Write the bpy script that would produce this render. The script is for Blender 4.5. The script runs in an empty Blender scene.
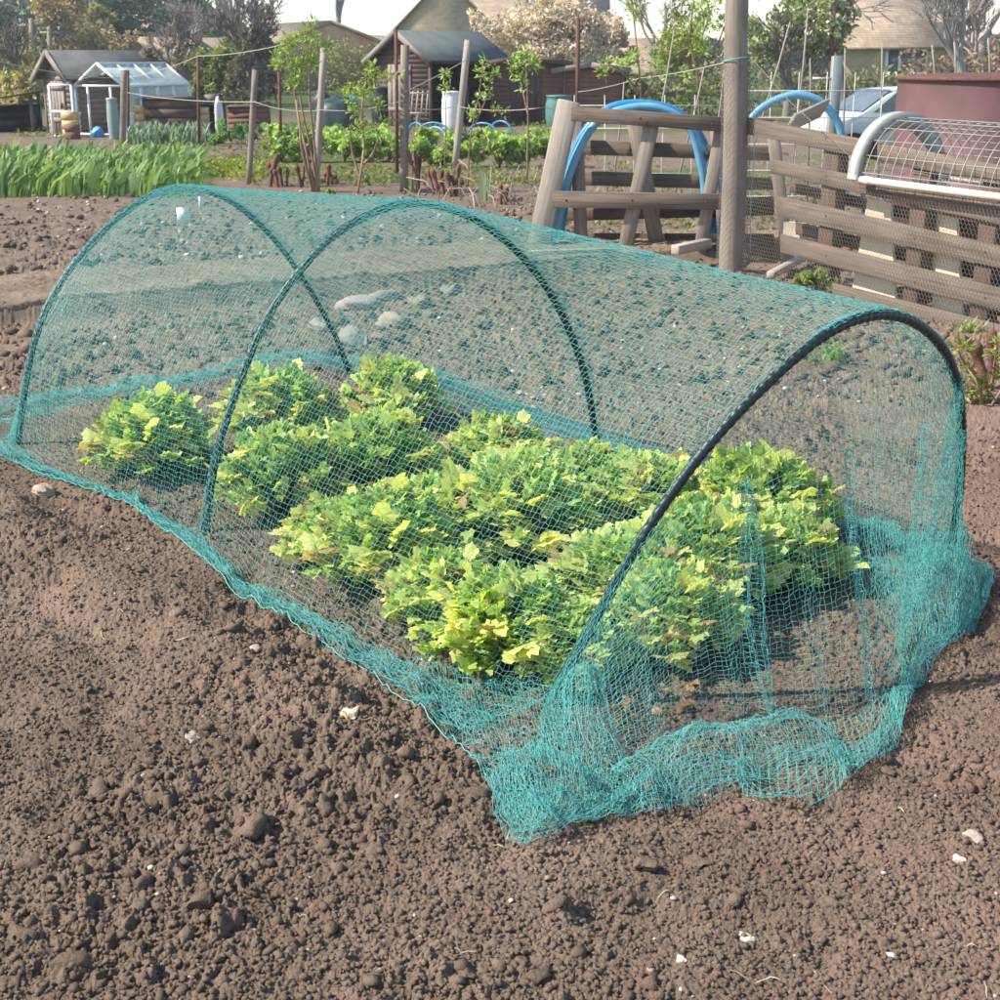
import bpy, math, random
import numpy as np
from mathutils import Vector, Matrix
random.seed(7); rng = np.random.default_rng(11)
S = bpy.context.scene
COL = S.collection
R = math.radians
# ---------------------------------------------------------------- camera, world, sun, exposure
F, PITCH, CH = 1413.0, R(17.484), 1.6
cam = bpy.data.objects.new('camera', bpy.data.cameras.new('camera')); COL.objects.link(cam)
cam.location = (0, 0, CH); cam.rotation_euler = (math.pi/2 - PITCH, 0, 0)
cam.data.sensor_width = 36; cam.data.lens = 36*F/1000; cam.data.clip_end = 2000; cam.data.clip_start = .05
cam.data.dof.use_dof = True; cam.data.dof.focus_distance = 4.2; cam.data.dof.aperture_fstop = 15
S.camera = cam
S.render.resolution_x = S.render.resolution_y = 1024
SUN_EL, SUN_AZ = R(43), R(-97)      # azimuth clockwise from +Y
w = bpy.data.worlds.new('World'); S.world = w; w.use_nodes = True
nt = w.node_tree; nt.nodes.clear()
sk = nt.nodes.new('ShaderNodeTexSky'); sk.sky_type = 'NISHITA'; sk.sun_disc = False
sk.sun_elevation = SUN_EL; sk.sun_rotation = SUN_AZ; sk.air_density = .9; sk.dust_density = .5; sk.ozone_density = 1.2
bg = nt.nodes.new('ShaderNodeBackground'); bg.inputs[1].default_value = .118
wo = nt.nodes.new('ShaderNodeOutputWorld')
nt.links.new(sk.outputs[0], bg.inputs[0]); nt.links.new(bg.outputs[0], wo.inputs[0])
sl = bpy.data.lights.new('sun', 'SUN'); sl.energy = 4.1; sl.angle = R(.9); sl.color = (1, .93, .82)
so = bpy.data.objects.new('sun', sl); COL.objects.link(so)
sd = Vector((math.sin(SUN_AZ)*math.cos(SUN_EL), math.cos(SUN_AZ)*math.cos(SUN_EL), math.sin(SUN_EL)))
so.rotation_euler = sd.to_track_quat('Z', 'Y').to_euler(); so.location = (-20, 10, 30)
S.view_settings.view_transform = 'Standard'; S.view_settings.look = 'None'
S.view_settings.exposure = 1.03; S.view_settings.gamma = 1
S.render.engine = 'CYCLES'
try:
    S.cycles.transparent_max_bounces = 24; S.cycles.max_bounces = 8
except Exception: pass

# ---------------------------------------------------------------- maths helpers
def ray(x, y):
    c, s = math.cos(PITCH), math.sin(PITCH); dx = (x-500)/F; dz = (500-y)/F
    return np.array([dx, c+dz*s, -s+dz*c])
def G(x, y, z=0.):
    D = ray(x, y); t = (z-CH)/D[2]; return D*t + np.array([0, 0, CH])
def PT(x, y, Y):
    D = ray(x, y); return D*(Y/D[1]) + np.array([0, 0, CH])
def sz(px, Y): return px*Y*1.03/F        # metres of px pixels at depth Y (upper part of picture)
def hsh(ix, iy, k):
    h = (ix.astype(np.int64)*374761393 + iy.astype(np.int64)*668265263 + k*2147483647) & 0xffffffff
    h = ((h ^ (h >> 13))*1274126177) & 0xffffffff
    h = (h ^ (h >> 16)); h = (h*2246822519) & 0xffffffff
    return ((h ^ (h >> 15)) & 0xffffff)/float(0xffffff)
def vnoise(x, y, k=0):
    x = np.asarray(x, float); y = np.asarray(y, float)
    ix = np.floor(x); iy = np.floor(y); fx = x-ix; fy = y-iy
    fx = fx*fx*(3-2*fx); fy = fy*fy*(3-2*fy); ix = ix.astype(np.int64); iy = iy.astype(np.int64)
    a = hsh(ix, iy, k); b = hsh(ix+1, iy, k); c = hsh(ix, iy+1, k); d = hsh(ix+1, iy+1, k)
    return (a*(1-fx)+b*fx)*(1-fy)+(c*(1-fx)+d*fx)*fy
def fbm(x, y, k=0, o=4):
    s = 0; a = .5
    for i in range(o): s = s + a*vnoise(np.asarray(x)*2**i, np.asarray(y)*2**i, k+i*17); a *= .5
    return s/(1-.5**o)
def domes(x, y, cell, k, fill=.75, dens=1.0):
    """clods: union of irregular domes on a jittered grid, height in units of cell"""
    gx = x/cell; gy = y/cell
    wx = gx + .7*(vnoise(gx*2.1, gy*2.1, k+5)-.5); wy = gy + .7*(vnoise(gx*2.1, gy*2.1, k+6)-.5)
    ix = np.floor(wx).astype(np.int64); iy = np.floor(wy).astype(np.int64)
    out = np.zeros_like(x)
    for a in (-1, 0, 1):
        for b in (-1, 0, 1):
            jx = ix+a; jy = iy+b
            cx = jx+.5+.8*(hsh(jx, jy, k)-.5); cy = jy+.5+.8*(hsh(jx, jy, k+1)-.5)
            r = fill*(.35+.65*hsh(jx, jy, k+2)); on = hsh(jx, jy, k+3) < dens
            d2 = ((wx-cx)**2+(wy-cy)**2)/(r*r)
            h = np.where((d2 < 1) & on, r*np.sqrt(np.maximum(0, 1-d2))*.8, 0)
            out = np.maximum(out, h)
    return out
def catmull(P, n):
    P = np.asarray(P, float); m = len(P)
    Q = np.vstack([2*P[0]-P[1], P, 2*P[-1]-P[-2]]); t = np.linspace(0, m-1-1e-9, n*4)
    i = t.astype(int); f = (t-i)[:, None]
    a, b, c, d = Q[i], Q[i+1], Q[i+2], Q[i+3]
    C = .5*((2*b)+(-a+c)*f+(2*a-5*b+4*c-d)*f*f+(-a+3*b-3*c+d)*f**3)
    return resample(C, n)
def resample(C, n):
    L = np.r_[0, np.cumsum(np.linalg.norm(np.diff(C, axis=0), axis=1))]
    s = np.linspace(0, L[-1], n); return np.stack([np.interp(s, L, C[:, k]) for k in range(C.shape[1])], 1)

# ---------------------------------------------------------------- mesh helpers
WL = {}
class MB:
    def __init__(s): s.V = []; s.T = []; s.Q = []; s.C = []; s.L = []; s.n = 0
    def add(s, V, Q=None, T=None, col=None, lc=None):
        V = np.asarray(V, float).reshape(-1, 3); m = len(V)
        s.V.append(V)
        if Q is not None and len(Q): s.Q.append(np.asarray(Q, np.int64).reshape(-1, 4)+s.n)
        if T is not None and len(T): s.T.append(np.asarray(T, np.int64).reshape(-1, 3)+s.n)
        c = np.ones((m, 4)); 
        if col is not None: c[:, :3] = col
        s.C.append(c)
        s.L.append(np.zeros((m, 3)) if lc is None else np.broadcast_to(lc, (m, 3)))
        s.n += m; return s
    def box(s, c, size, rot=0, jit=0):
        x, y, z = [d/2 for d in size]
        V = np.array([[a*x, b*y, e*z] for a in (-1, 1) for b in (-1, 1) for e in (-1, 1)], float)
        ax = int(np.argmax(size)); o = [i for i in range(3) if i != ax]; rv = random.random()*40
        lc = np.stack([V[:, ax], V[:, o[0]]+rv, V[:, o[1]]+rv], 1)
        if jit: V += rng.normal(0, jit, V.shape)
        if rot:
            cc, ss = math.cos(rot), math.sin(rot); V = V@np.array([[cc, ss, 0], [-ss, cc, 0], [0, 0, 1]])
        return s.add(V+np.asarray(c), [[0, 1, 3, 2], [4, 6, 7, 5], [0, 4, 5, 1], [2, 3, 7, 6], [0, 2, 6, 4], [1, 5, 7, 3]], lc=lc)
    def beam(s, p, q, wd, th, up=(0, 0, 1), n=1, bend=0):
        """board from p to q; wd across `side`, th along `up`"""
        p = np.asarray(p, float); q = np.asarray(q, float); d = q-p; L = np.linalg.norm(d); d /= L
        up = np.asarray(up, float); sd_ = np.cross(d, up); sd_ /= np.linalg.norm(sd_)+1e-9; u = np.cross(sd_, d)
        rv = random.random()*40; V = []; lc = []
        for i in range(n+1):
            t = i/n; c = p+d*L*t+u*bend*math.sin(math.pi*t)
            for a, b in ((-1, -1), (1, -1), (1, 1), (-1, 1)):
                V.append(c+sd_*a*wd/2+u*b*th/2); lc.append((t*L, a*wd/2+rv, b*th/2+rv))
        Q = [[3, 2, 1, 0], [n*4, n*4+1, n*4+2, n*4+3]]
        for i in range(n):
            for k in range(4): Q.append([i*4+k, i*4+(k+1) % 4, i*4+4+(k+1) % 4, i*4+4+k])
        return s.add(V, Q, lc=np.array(lc))
    def tube(s, pts, r, n=8, cap=True, col=None):
        P = np.asarray(pts, float); m = len(P); r = np.broadcast_to(np.asarray(r, float), (m,))
        t = np.gradient(P, axis=0); t /= np.linalg.norm(t, axis=1)[:, None]+1e-12
        ref = np.array([0, 0, 1.]) if abs(np.mean(t[:, 2])) < .8 else np.array([1., .1, 0])
        a = np.cross(t, ref); bad = np.linalg.norm(a, axis=1) < 1e-3; a[bad] = [1, 0, 0]
        for i in range(1, m):
            a[i] = a[i-1]-t[i]*(a[i-1]@t[i])
        a /= np.linalg.norm(a, axis=1)[:, None]+1e-12; b = np.cross(t, a)
        th = np.arange(n)*2*math.pi/n
        V = P[:, None]+r[:, None, None]*(np.cos(th)[None, :, None]*a[:, None]+np.sin(th)[None, :, None]*b[:, None])
        Q = [[i*n+k, i*n+(k+1) % n, i*n+n+(k+1) % n, i*n+n+k] for i in range(m-1) for k in range(n)]
        V = V.reshape(-1, 3); T = []
        Ls = np.r_[0, np.cumsum(np.linalg.norm(np.diff(P, axis=0), axis=1))]
        rv = random.random()*40; ca = np.tile(np.cos(th), m)*np.repeat(r, n); sa = np.tile(np.sin(th), m)*np.repeat(r, n)
        lc = np.stack([np.repeat(Ls, n), ca+rv, sa+rv], 1)
        if cap:
            V = np.vstack([V, P[0], P[-1]]); lc = np.vstack([lc, lc[0], lc[-1]])
            T = [[m*n, (k+1) % n, k] for k in range(n)]+[[m*n+1, (m-1)*n+k, (m-1)*n+(k+1) % n] for k in range(n)]
        return s.add(V, Q, T, col=col, lc=lc)
    def lathe(s, prof, c=(0, 0, 0), n=24):
        pr = np.asarray(prof, float); th = np.arange(n)*2*math.pi/n; m = len(pr)
        V = np.stack([pr[:, None, 0]*np.cos(th), pr[:, None, 0]*np.sin(th), np.repeat(pr[:, 1:2], n, 1)], 2).reshape(-1, 3)
        Q = [[i*n+k, i*n+(k+1) % n, i*n+n+(k+1) % n, i*n+n+k] for i in range(m-1) for k in range(n)]
        return s.add(V+np.asarray(c), Q, lc=V)
    def lumps(s, C, rad, flat=.75, sub=1, col=None, rough=.38, cut=0):
        """many irregular stones / clods at once"""
        B, Ft = ICO[sub]; C = np.asarray(C, float); n = len(C); m = len(B)
        rad = np.broadcast_to(rad, (n,))
        sc = rng.uniform(.7, 1.25, (n, 1, 3)); sc[:, :, 2] *= flat
        k = rng.normal(0, 1, (n, 3, 3)); ph = rng.uniform(0, 6, (n, 1, 3))
        d = np.sin(np.einsum('mj,nkj->nmk', B*2.2, k)+ph).sum(2)
        an = rng.uniform(0, 6.28, n); ca, sa = np.cos(an), np.sin(an)
        V = B[None]*sc*(1+rough*d[:, :, None]/1.7)
        V += rng.normal(0, .05*rough/.28, V.shape)
        for _ in range(cut):
            nn = rng.normal(0, 1, (n, 1, 3)); nn /= np.linalg.norm(nn, axis=2, keepdims=True); e = np.maximum(0, (V*nn).sum(2, keepdims=True)-rng.uniform(.42, .75, (n, 1, 1))); V = V-nn*e
        X = V[:, :, 0]*ca[:, None]-V[:, :, 1]*sa[:, None]; Y = V[:, :, 0]*sa[:, None]+V[:, :, 1]*ca[:, None]
        V = np.stack([X, Y, V[:, :, 2]], 2)*rad[:, None, None]+C[:, None]
        T = (Ft[None]+(np.arange(n)*m)[:, None, None]).reshape(-1, 3)
        if col is not None: col = np.repeat(col, m, 0) if np.ndim(col) == 2 else col
        return s.add(V.reshape(-1, 3), T=T, col=col)
    def mesh(s, name, off):
        V = np.vstack(s.V)-off; me = bpy.data.meshes.new(name)
        Q = np.vstack(s.Q) if s.Q else np.zeros((0, 4), np.int64); T = np.vstack(s.T) if s.T else np.zeros((0, 3), np.int64)
        me.vertices.add(len(V)); me.vertices.foreach_set('co', V.astype(np.float32).ravel())
        nl = Q.size+T.size; me.loops.add(nl)
        me.loops.foreach_set('vertex_index', np.r_[Q.ravel(), T.ravel()].astype(np.int32))
        me.polygons.add(len(Q)+len(T))
        me.polygons.foreach_set('loop_start', np.r_[np.arange(len(Q))*4, Q.size+np.arange(len(T))*3].astype(np.int32))
        try: me.polygons.foreach_set('loop_total', np.r_[np.full(len(Q), 4), np.full(len(T), 3)].astype(np.int32))
        except Exception: pass
        me.update(calc_edges=True)
        a = me.attributes.new('Col', 'FLOAT_COLOR', 'POINT'); a.data.foreach_set('color', np.vstack(s.C).astype(np.float32).ravel())
        b = me.attributes.new('lc', 'FLOAT_VECTOR', 'POINT'); b.data.foreach_set('vector', np.vstack(s.L).astype(np.float32).ravel())
        return me
    def obj(s, name, mat, parent=None, local=False, loc=None, smooth=False):
        base = np.zeros(3)
        if parent is not None and not local: base = WL[parent.name]
        if parent is None and loc is not None: base = np.asarray(loc, float)
        me = s.mesh(name, base if not local else np.zeros(3)); me.materials.append(mat)
        if smooth: me.polygons.foreach_set('use_smooth', np.ones(len(me.polygons), bool))
        o = bpy.data.objects.new(name, me); COL.objects.link(o)
        if parent is not None: o.parent = parent; WL[o.name] = base
        else:
            if loc is not None: o.location = loc
            WL[o.name] = base
        return o
def icos(sub):
    import bmesh
    bm = bmesh.new(); bmesh.ops.create_icosphere(bm, subdivisions=sub, radius=1)
    V = np.array([v.co[:] for v in bm.verts]); T = np.array([[v.index for v in f.verts] for f in bm.faces]); bm.free(); return V, T
ICO = {1: icos(1), 2: icos(2), 3: icos(3)}
def tag(o, label=None, cat=None, group=None, kind=None):
    if label: o['label'] = label
    if cat: o['category'] = cat
    if group: o['group'] = group
    if kind: o['kind'] = kind
    return o
def thing(name, loc, label, cat, group=None, rz=0):
    o = bpy.data.objects.new(name, None); COL.objects.link(o); o.empty_display_size = .1
    o.location = [float(a) for a in loc]; o.rotation_euler.z = rz; WL[o.name] = np.asarray(loc, float)
    return tag(o, label, cat, group)
def copy_tree(o, parent=None):
    c = o.copy(); COL.objects.link(c); c.parent = parent
    for ch in list(o.children): copy_tree(ch, c)
    return c
def bevel(o, wd=.004):
    m = o.modifiers.new('bevel', 'BEVEL'); m.width = wd; m.segments = 1; m.limit_method = 'ANGLE'

# ---------------------------------------------------------------- materials
def nodes(name):
    m = bpy.data.materials.new(name); m.use_nodes = True; t = m.node_tree
    return m, t, t.nodes['Principled BSDF']
def N(t, kind, **kw):
    n = t.nodes.new(kind)
    for k, v in kw.items():
        if k.startswith('i_'): n.inputs[k[2:]].default_value = v
        else: setattr(n, k, v)
    return n
def plain(name, c, rough=.6, var=.15, scale=6., bump=0., bscale=60., metal=0, spec=.5, coords='Object', dirt=None):
    m, t, b = nodes(name)
    tc = N(t, 'ShaderNodeTexCoord'); nz = N(t, 'ShaderNodeTexNoise', i_Scale=scale, i_Detail=6., i_Roughness=.6)
    t.links.new(tc.outputs[coords], nz.inputs['Vector'])
    r = N(t, 'ShaderNodeValToRGB'); c = np.array(c)
    lo = np.clip(c*(1-var), 0, 1); hi = np.clip(c*(1+var), 0, 1)
    if dirt is not None: lo = np.array(dirt)
    r.color_ramp.elements[0].color = (*lo, 1); r.color_ramp.elements[1].color = (*hi, 1)
    r.color_ramp.elements[0].position = .32; r.color_ramp.elements[1].position = .68
    t.links.new(nz.outputs['Fac'], r.inputs[0]); t.links.new(r.outputs[0], b.inputs['Base Color'])
    b.inputs['Roughness'].default_value = rough; b.inputs['Metallic'].default_value = metal
    b.inputs['Specular IOR Level'].default_value = spec
    if bump:
        n2 = N(t, 'ShaderNodeTexNoise', i_Scale=bscale, i_Detail=4.); t.links.new(tc.outputs[coords], n2.inputs['Vector'])
        bp = N(t, 'ShaderNodeBump', i_Strength=bump, i_Distance=.01); t.links.new(n2.outputs['Fac'], bp.inputs['Height'])
        t.links.new(bp.outputs[0], b.inputs['Normal'])
    return m
def wood(name, c1, c2, stain=(.1, .08, .07), rough=.85, sc=(2., 45., 45.), amt=.5):
    m, t, b = nodes(name)
    at = N(t, 'ShaderNodeAttribute', attribute_name='lc'); mp = N(t, 'ShaderNodeMapping'); mp.inputs['Scale'].default_value = sc
    t.links.new(at.outputs['Vector'], mp.inputs[0])
    nz = N(t, 'ShaderNodeTexNoise', i_Scale=1., i_Detail=8., i_Roughness=.65); t.links.new(mp.outputs[0], nz.inputs['Vector'])
    r = N(t, 'ShaderNodeValToRGB'); r.color_ramp.elements[0].color = (*c1, 1); r.color_ramp.elements[1].color = (*c2, 1)
    r.color_ramp.elements[0].position = .3; r.color_ramp.elements[1].position = .7
    t.links.new(nz.outputs['Fac'], r.inputs[0])
    m2 = N(t, 'ShaderNodeMapping'); m2.inputs['Scale'].default_value = (3, 6, 6); t.links.new(at.outputs['Vector'], m2.inputs[0])
    n2 = N(t, 'ShaderNodeTexNoise', i_Scale=1., i_Detail=3.); t.links.new(m2.outputs[0], n2.inputs['Vector'])
    r2 = N(t, 'ShaderNodeValToRGB'); r2.color_ramp.elements[0].position = .5; r2.color_ramp.elements[1].position = .72
    t.links.new(n2.outputs['Fac'], r2.inputs[0])
    ml = N(t, 'ShaderNodeMath', operation='MULTIPLY'); ml.inputs[1].default_value = amt; t.links.new(r2.outputs[0], ml.inputs[0])
    mx = N(t, 'ShaderNodeMix', data_type='RGBA'); t.links.new(ml.outputs[0], mx.inputs['Factor'])
    t.links.new(r.outputs[0], mx.inputs['A']); mx.inputs['B'].default_value = (*stain, 1)
    t.links.new(mx.outputs['Result'], b.inputs['Base Color']); b.inputs['Roughness'].default_value = rough
    b.inputs['Specular IOR Level'].default_value = .25
    bp = N(t, 'ShaderNodeBump', i_Strength=.5, i_Distance=.006); t.links.new(nz.outputs['Fac'], bp.inputs['Height']); t.links.new(bp.outputs[0], b.inputs['Normal'])
    return m
def leafm(name, trans=.4, rough=.5, tint=(1.25, 1.2, .5)):
    """leaf colour from the Col attribute"""
    m, t, b = nodes(name); at = N(t, 'ShaderNodeAttribute', attribute_name='Col')
    t.links.new(at.outputs['Color'], b.inputs['Base Color']); b.inputs['Roughness'].default_value = rough; b.inputs['Specular IOR Level'].default_value = .3
    tr = N(t, 'ShaderNodeBsdfTranslucent'); mt = N(t, 'ShaderNodeMix', data_type='RGBA', blend_type='MULTIPLY'); mt.inputs['Factor'].default_value = 1
    t.links.new(at.outputs['Color'], mt.inputs['A']); mt.inputs['B'].default_value = (*tint, 1); t.links.new(mt.outputs['Result'], tr.inputs[0])
    ms = N(t, 'ShaderNodeMixShader'); ms.inputs[0].default_value = trans; out = t.nodes['Material Output']
    t.links.new(b.outputs[0], ms.inputs[1]); t.links.new(tr.outputs[0], ms.inputs[2]); t.links.new(ms.outputs[0], out.inputs[0])
    return m
def glassm(name, c=(.75, .85, .82), clear=.6):
    m, t, b = nodes(name); b.inputs['Base Color'].default_value = (*c, 1); b.inputs['Roughness'].default_value = .08
    tr = N(t, 'ShaderNodeBsdfTransparent'); tr.inputs[0].default_value = (.9, .95, .93, 1)
    ms = N(t, 'ShaderNodeMixShader'); ms.inputs[0].default_value = clear
    t.links.new(b.outputs[0], ms.inputs[1]); t.links.new(tr.outputs[0], ms.inputs[2]); t.links.new(ms.outputs[0], t.nodes['Material Output'].inputs[0])
    return m
def brickm(name, c1, c2, mortar, scale, rw=.5, rh=.25, bump=.3, mix=True):
    m, t, b = nodes(name); tc = N(t, 'ShaderNodeTexCoord'); mp = N(t, 'ShaderNodeMapping'); mp.inputs['Rotation'].default_value = (R(90), 0, 0)
    # wall coordinates: (x+y, z)
    sx = N(t, 'ShaderNodeSeparateXYZ'); t.links.new(tc.outputs['Object'], sx.inputs[0])
    ad = N(t, 'ShaderNodeMath', operation='ADD'); t.links.new(sx.outputs[0], ad.inputs[0]); t.links.new(sx.outputs[1], ad.inputs[1])
    cb = N(t, 'ShaderNodeCombineXYZ'); t.links.new(ad.outputs[0], cb.inputs[0]); t.links.new(sx.outputs[2], cb.inputs[1])
    bk = N(t, 'ShaderNodeTexBrick', i_Scale=scale); bk.inputs['Color1'].default_value = (*c1, 1); bk.inputs['Color2'].default_value = (*c2, 1); bk.inputs['Mortar'].default_value = (*mortar, 1)
    bk.inputs['Brick Width'].default_value = rw; bk.inputs['Row Height'].default_value = rh; bk.inputs['Mortar Size'].default_value = .015
    t.links.new(cb.outputs[0], bk.inputs['Vector'])
    nz = N(t, 'ShaderNodeTexNoise', i_Scale=1.3, i_Detail=6.); t.links.new(tc.outputs['Object'], nz.inputs['Vector'])
    mx = N(t, 'ShaderNodeMix', data_type='RGBA', blend_type='OVERLAY'); mx.inputs['Factor'].default_value = .5
    t.links.new(bk.outputs['Color'], mx.inputs['A']); t.links.new(nz.outputs['Fac'], mx.inputs['B'])
    t.links.new(mx.outputs['Result'], b.inputs['Base Color']); b.inputs['Roughness'].default_value = .9
    bp = N(t, 'ShaderNodeBump', i_Strength=bump, i_Distance=.02); t.links.new(bk.outputs['Color'], bp.inputs['Height']); t.links.new(bp.outputs[0], b.inputs['Normal'])
    return m
def soilm(name):
    m, t, b = nodes(name); at = N(t, 'ShaderNodeAttribute', attribute_name='Col'); tc = N(t, 'ShaderNodeTexCoord')
    n1 = N(t, 'ShaderNodeTexNoise', i_Scale=3., i_Detail=8., i_Roughness=.65); n2 = N(t, 'ShaderNodeTexNoise', i_Scale=230., i_Detail=5., i_Roughness=.7)
    vo = N(t, 'ShaderNodeTexVoronoi', i_Scale=95.)
    for n in (n1, n2, vo): t.links.new(tc.outputs['Object'], n.inputs['Vector'])
    r1 = N(t, 'ShaderNodeMapRange'); r1.inputs[1].default_value = .3; r1.inputs[2].default_value = .7; r1.inputs[3].default_value = .78; r1.inputs[4].default_value = 1.2
    r2 = N(t, 'ShaderNodeMapRange'); r2.inputs[1].default_value = .3; r2.inputs[2].default_value = .7; r2.inputs[3].default_value = .8; r2.inputs[4].default_value = 1.2
    t.links.new(n1.outputs['Fac'], r1.inputs[0]); t.links.new(n2.outputs['Fac'], r2.inputs[0])
    mm = N(t, 'ShaderNodeMath', operation='MULTIPLY'); t.links.new(r1.outputs[0], mm.inputs[0]); t.links.new(r2.outputs[0], mm.inputs[1])
    vm = N(t, 'ShaderNodeVectorMath', operation='SCALE'); t.links.new(at.outputs['Color'], vm.inputs[0]); t.links.new(mm.outputs[0], vm.inputs['Scale'])
    t.links.new(vm.outputs[0], b.inputs['Base Color']); b.inputs['Roughness'].default_value = 1.; b.inputs['Specular IOR Level'].default_value = .04
    b1 = N(t, 'ShaderNodeBump', i_Strength=1., i_Distance=.006); t.links.new(n2.outputs['Fac'], b1.inputs['Height'])
    b2 = N(t, 'ShaderNodeBump', i_Strength=.6, i_Distance=.004, invert=True); t.links.new(vo.outputs['Distance'], b2.inputs['Height']); t.links.new(b1.outputs[0], b2.inputs['Normal'])
    t.links.new(b2.outputs[0], b.inputs['Normal'])
    return m
def attrm(name, rough=.9):
    m, t, b = nodes(name); at = N(t, 'ShaderNodeAttribute', attribute_name='Col'); t.links.new(at.outputs['Color'], b.inputs['Base Color']); b.inputs['Roughness'].default_value = rough
    b.inputs['Specular IOR Level'].default_value = .2; tc = N(t, 'ShaderNodeTexCoord')
    n2 = N(t, 'ShaderNodeTexNoise', i_Scale=70., i_Detail=5.); t.links.new(tc.outputs['Object'], n2.inputs['Vector'])
    bp = N(t, 'ShaderNodeBump', i_Strength=.5, i_Distance=.01); t.links.new(n2.outputs['Fac'], bp.inputs['Height']); t.links.new(bp.outputs[0], b.inputs['Normal'])
    return m
M = dict(
    soil=soilm('soil'), lump=attrm('stone'), leaf=leafm('leaf', .45), leaf2=leafm('far_leaf', .3, .6), bark=attrm('bark'),
    pallet=wood('pallet_wood', (.105, .080, .062), (.24, .19, .15), (.05, .04, .035)), palelight=wood('pale_wood', (.30, .26, .215), (.46, .41, .34), (.25, .2, .17)),
    post=wood('post_wood', (.19, .155, .125), (.36, .30, .245), (.10, .085, .07)), brownwood=wood('brown_wood', (.085, .055, .045), (.17, .115, .09), (.04, .03, .025)),
    redwood=wood('red_brown_wood', (.16, .085, .06), (.27, .15, .11), (.08, .05, .04)), greywood=wood('grey_boards', (.16, .13, .11), (.33, .29, .25), (.07, .055, .05)),
    cream=plain('cream_board', (.72, .60, .42), .7, .08), yellow=plain('yellow_board', (.62, .42, .2), .7, .15),
    rust=plain('rust', (.12, .045, .03), .8, .4, 30), wiregrey=plain('dull_wire', (.22, .195, .165), .6, .2, metal=.2), steel=plain('grey_steel', (.28, .31, .29), .45, .1, metal=.3), galv=plain('galvanised_wire', (.34, .33, .30), .5, .15, metal=.3),
    blue=plain('blue_pipe', (.04, .22, .40), .35, .12, 12), bluelight=plain('faded_blue_pipe', (.13, .36, .52), .4, .15, 10),
    hoop=plain('dark_green_tube', (.007, .02, .02), .45, .2, 20), felt=plain('roof_felt', (.085, .09, .088), .9, .25, 3), feltgreen=plain('green_felt', (.085, .105, .10), .9, .2, 3),
    white=plain('white_plastic', (.72, .72, .70), .5, .06), whitepaint=plain('white_paint', (.72, .76, .76), .5, .06), greenplastic=plain('green_plastic', (.09, .21, .19), .5, .1),
    buttgreen=plain('grey_green_plastic', (.24, .32, .29), .55, .12), black=plain('black_plastic', (.02, .024, .024), .45, .3), dark=plain('dark_inside', (.02, .016, .013), .9, .3),
    tarp=plain('dark_green_tarpaulin', (.018, .04, .038), .45, .5, 5, bump=1., bscale=5), bluebag=plain('blue_sheet', (.05, .27, .6), .4, .2, 8, bump=.5, bscale=12),
    maroon=plain('maroon_steel', (.13, .055, .06), .55, .2, 2.2, dirt=(.085, .048, .038)), glass=glassm('glass'), milk=glassm('milky_glass', (.72, .8, .8), .3),
    stonewall=brickm('stone_wall', (.42, .32, .21), (.52, .41, .28), (.42, .35, .27), 3., .55, .28), tilebrown=brickm('stone_tiles', (.27, .205, .145), (.36, .28, .20), (.12, .10, .085), 3.2, .6, .3),
    tilegrey=brickm('grey_slates', (.17, .18, .17), (.24, .24, .22), (.1, .1, .1), 4., .5, .3), brick=brickm('old_brick', (.30, .17, .12), (.38, .24, .17), (.3, .27, .23), 4, .5, .22),
    van=plain('pale_green_paint', (.52, .60, .57), .3, .04), tyre=plain('tyre', (.02, .02, .02), .8, .2), windowglass=plain('dark_window', (.12, .15, .16), .12, .2),
    archplastic=plain('grey_pvc', (.40, .42, .39), .35, .08), cream2=plain('cream_tube', (.6, .54, .46), .5, .08), wirewhite=plain('pale_wire', (.6, .6, .56), .5, .1),
    rope=plain('string', (.45, .42, .36), .9, .1), twinegreen=plain('teal_twine', (.08, .45, .42), .6, .1))
mnet, t_, b_ = nodes('teal_netting'); b_.inputs['Base Color'].default_value = (.15, .55, .51, 1); b_.inputs['Roughness'].default_value = .38
b_.inputs['Specular IOR Level'].default_value = .6
tr_ = N(t_, 'ShaderNodeBsdfTranslucent'); tr_.inputs[0].default_value = (.09, .5, .46, 1); ms_ = N(t_, 'ShaderNodeMixShader'); ms_.inputs[0].default_value = .2
t_.links.new(b_.outputs[0], ms_.inputs[1]); t_.links.new(tr_.outputs[0], ms_.inputs[2]); t_.links.new(ms_.outputs[0], t_.nodes['Material Output'].inputs[0])
M['net'] = mnet

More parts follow.
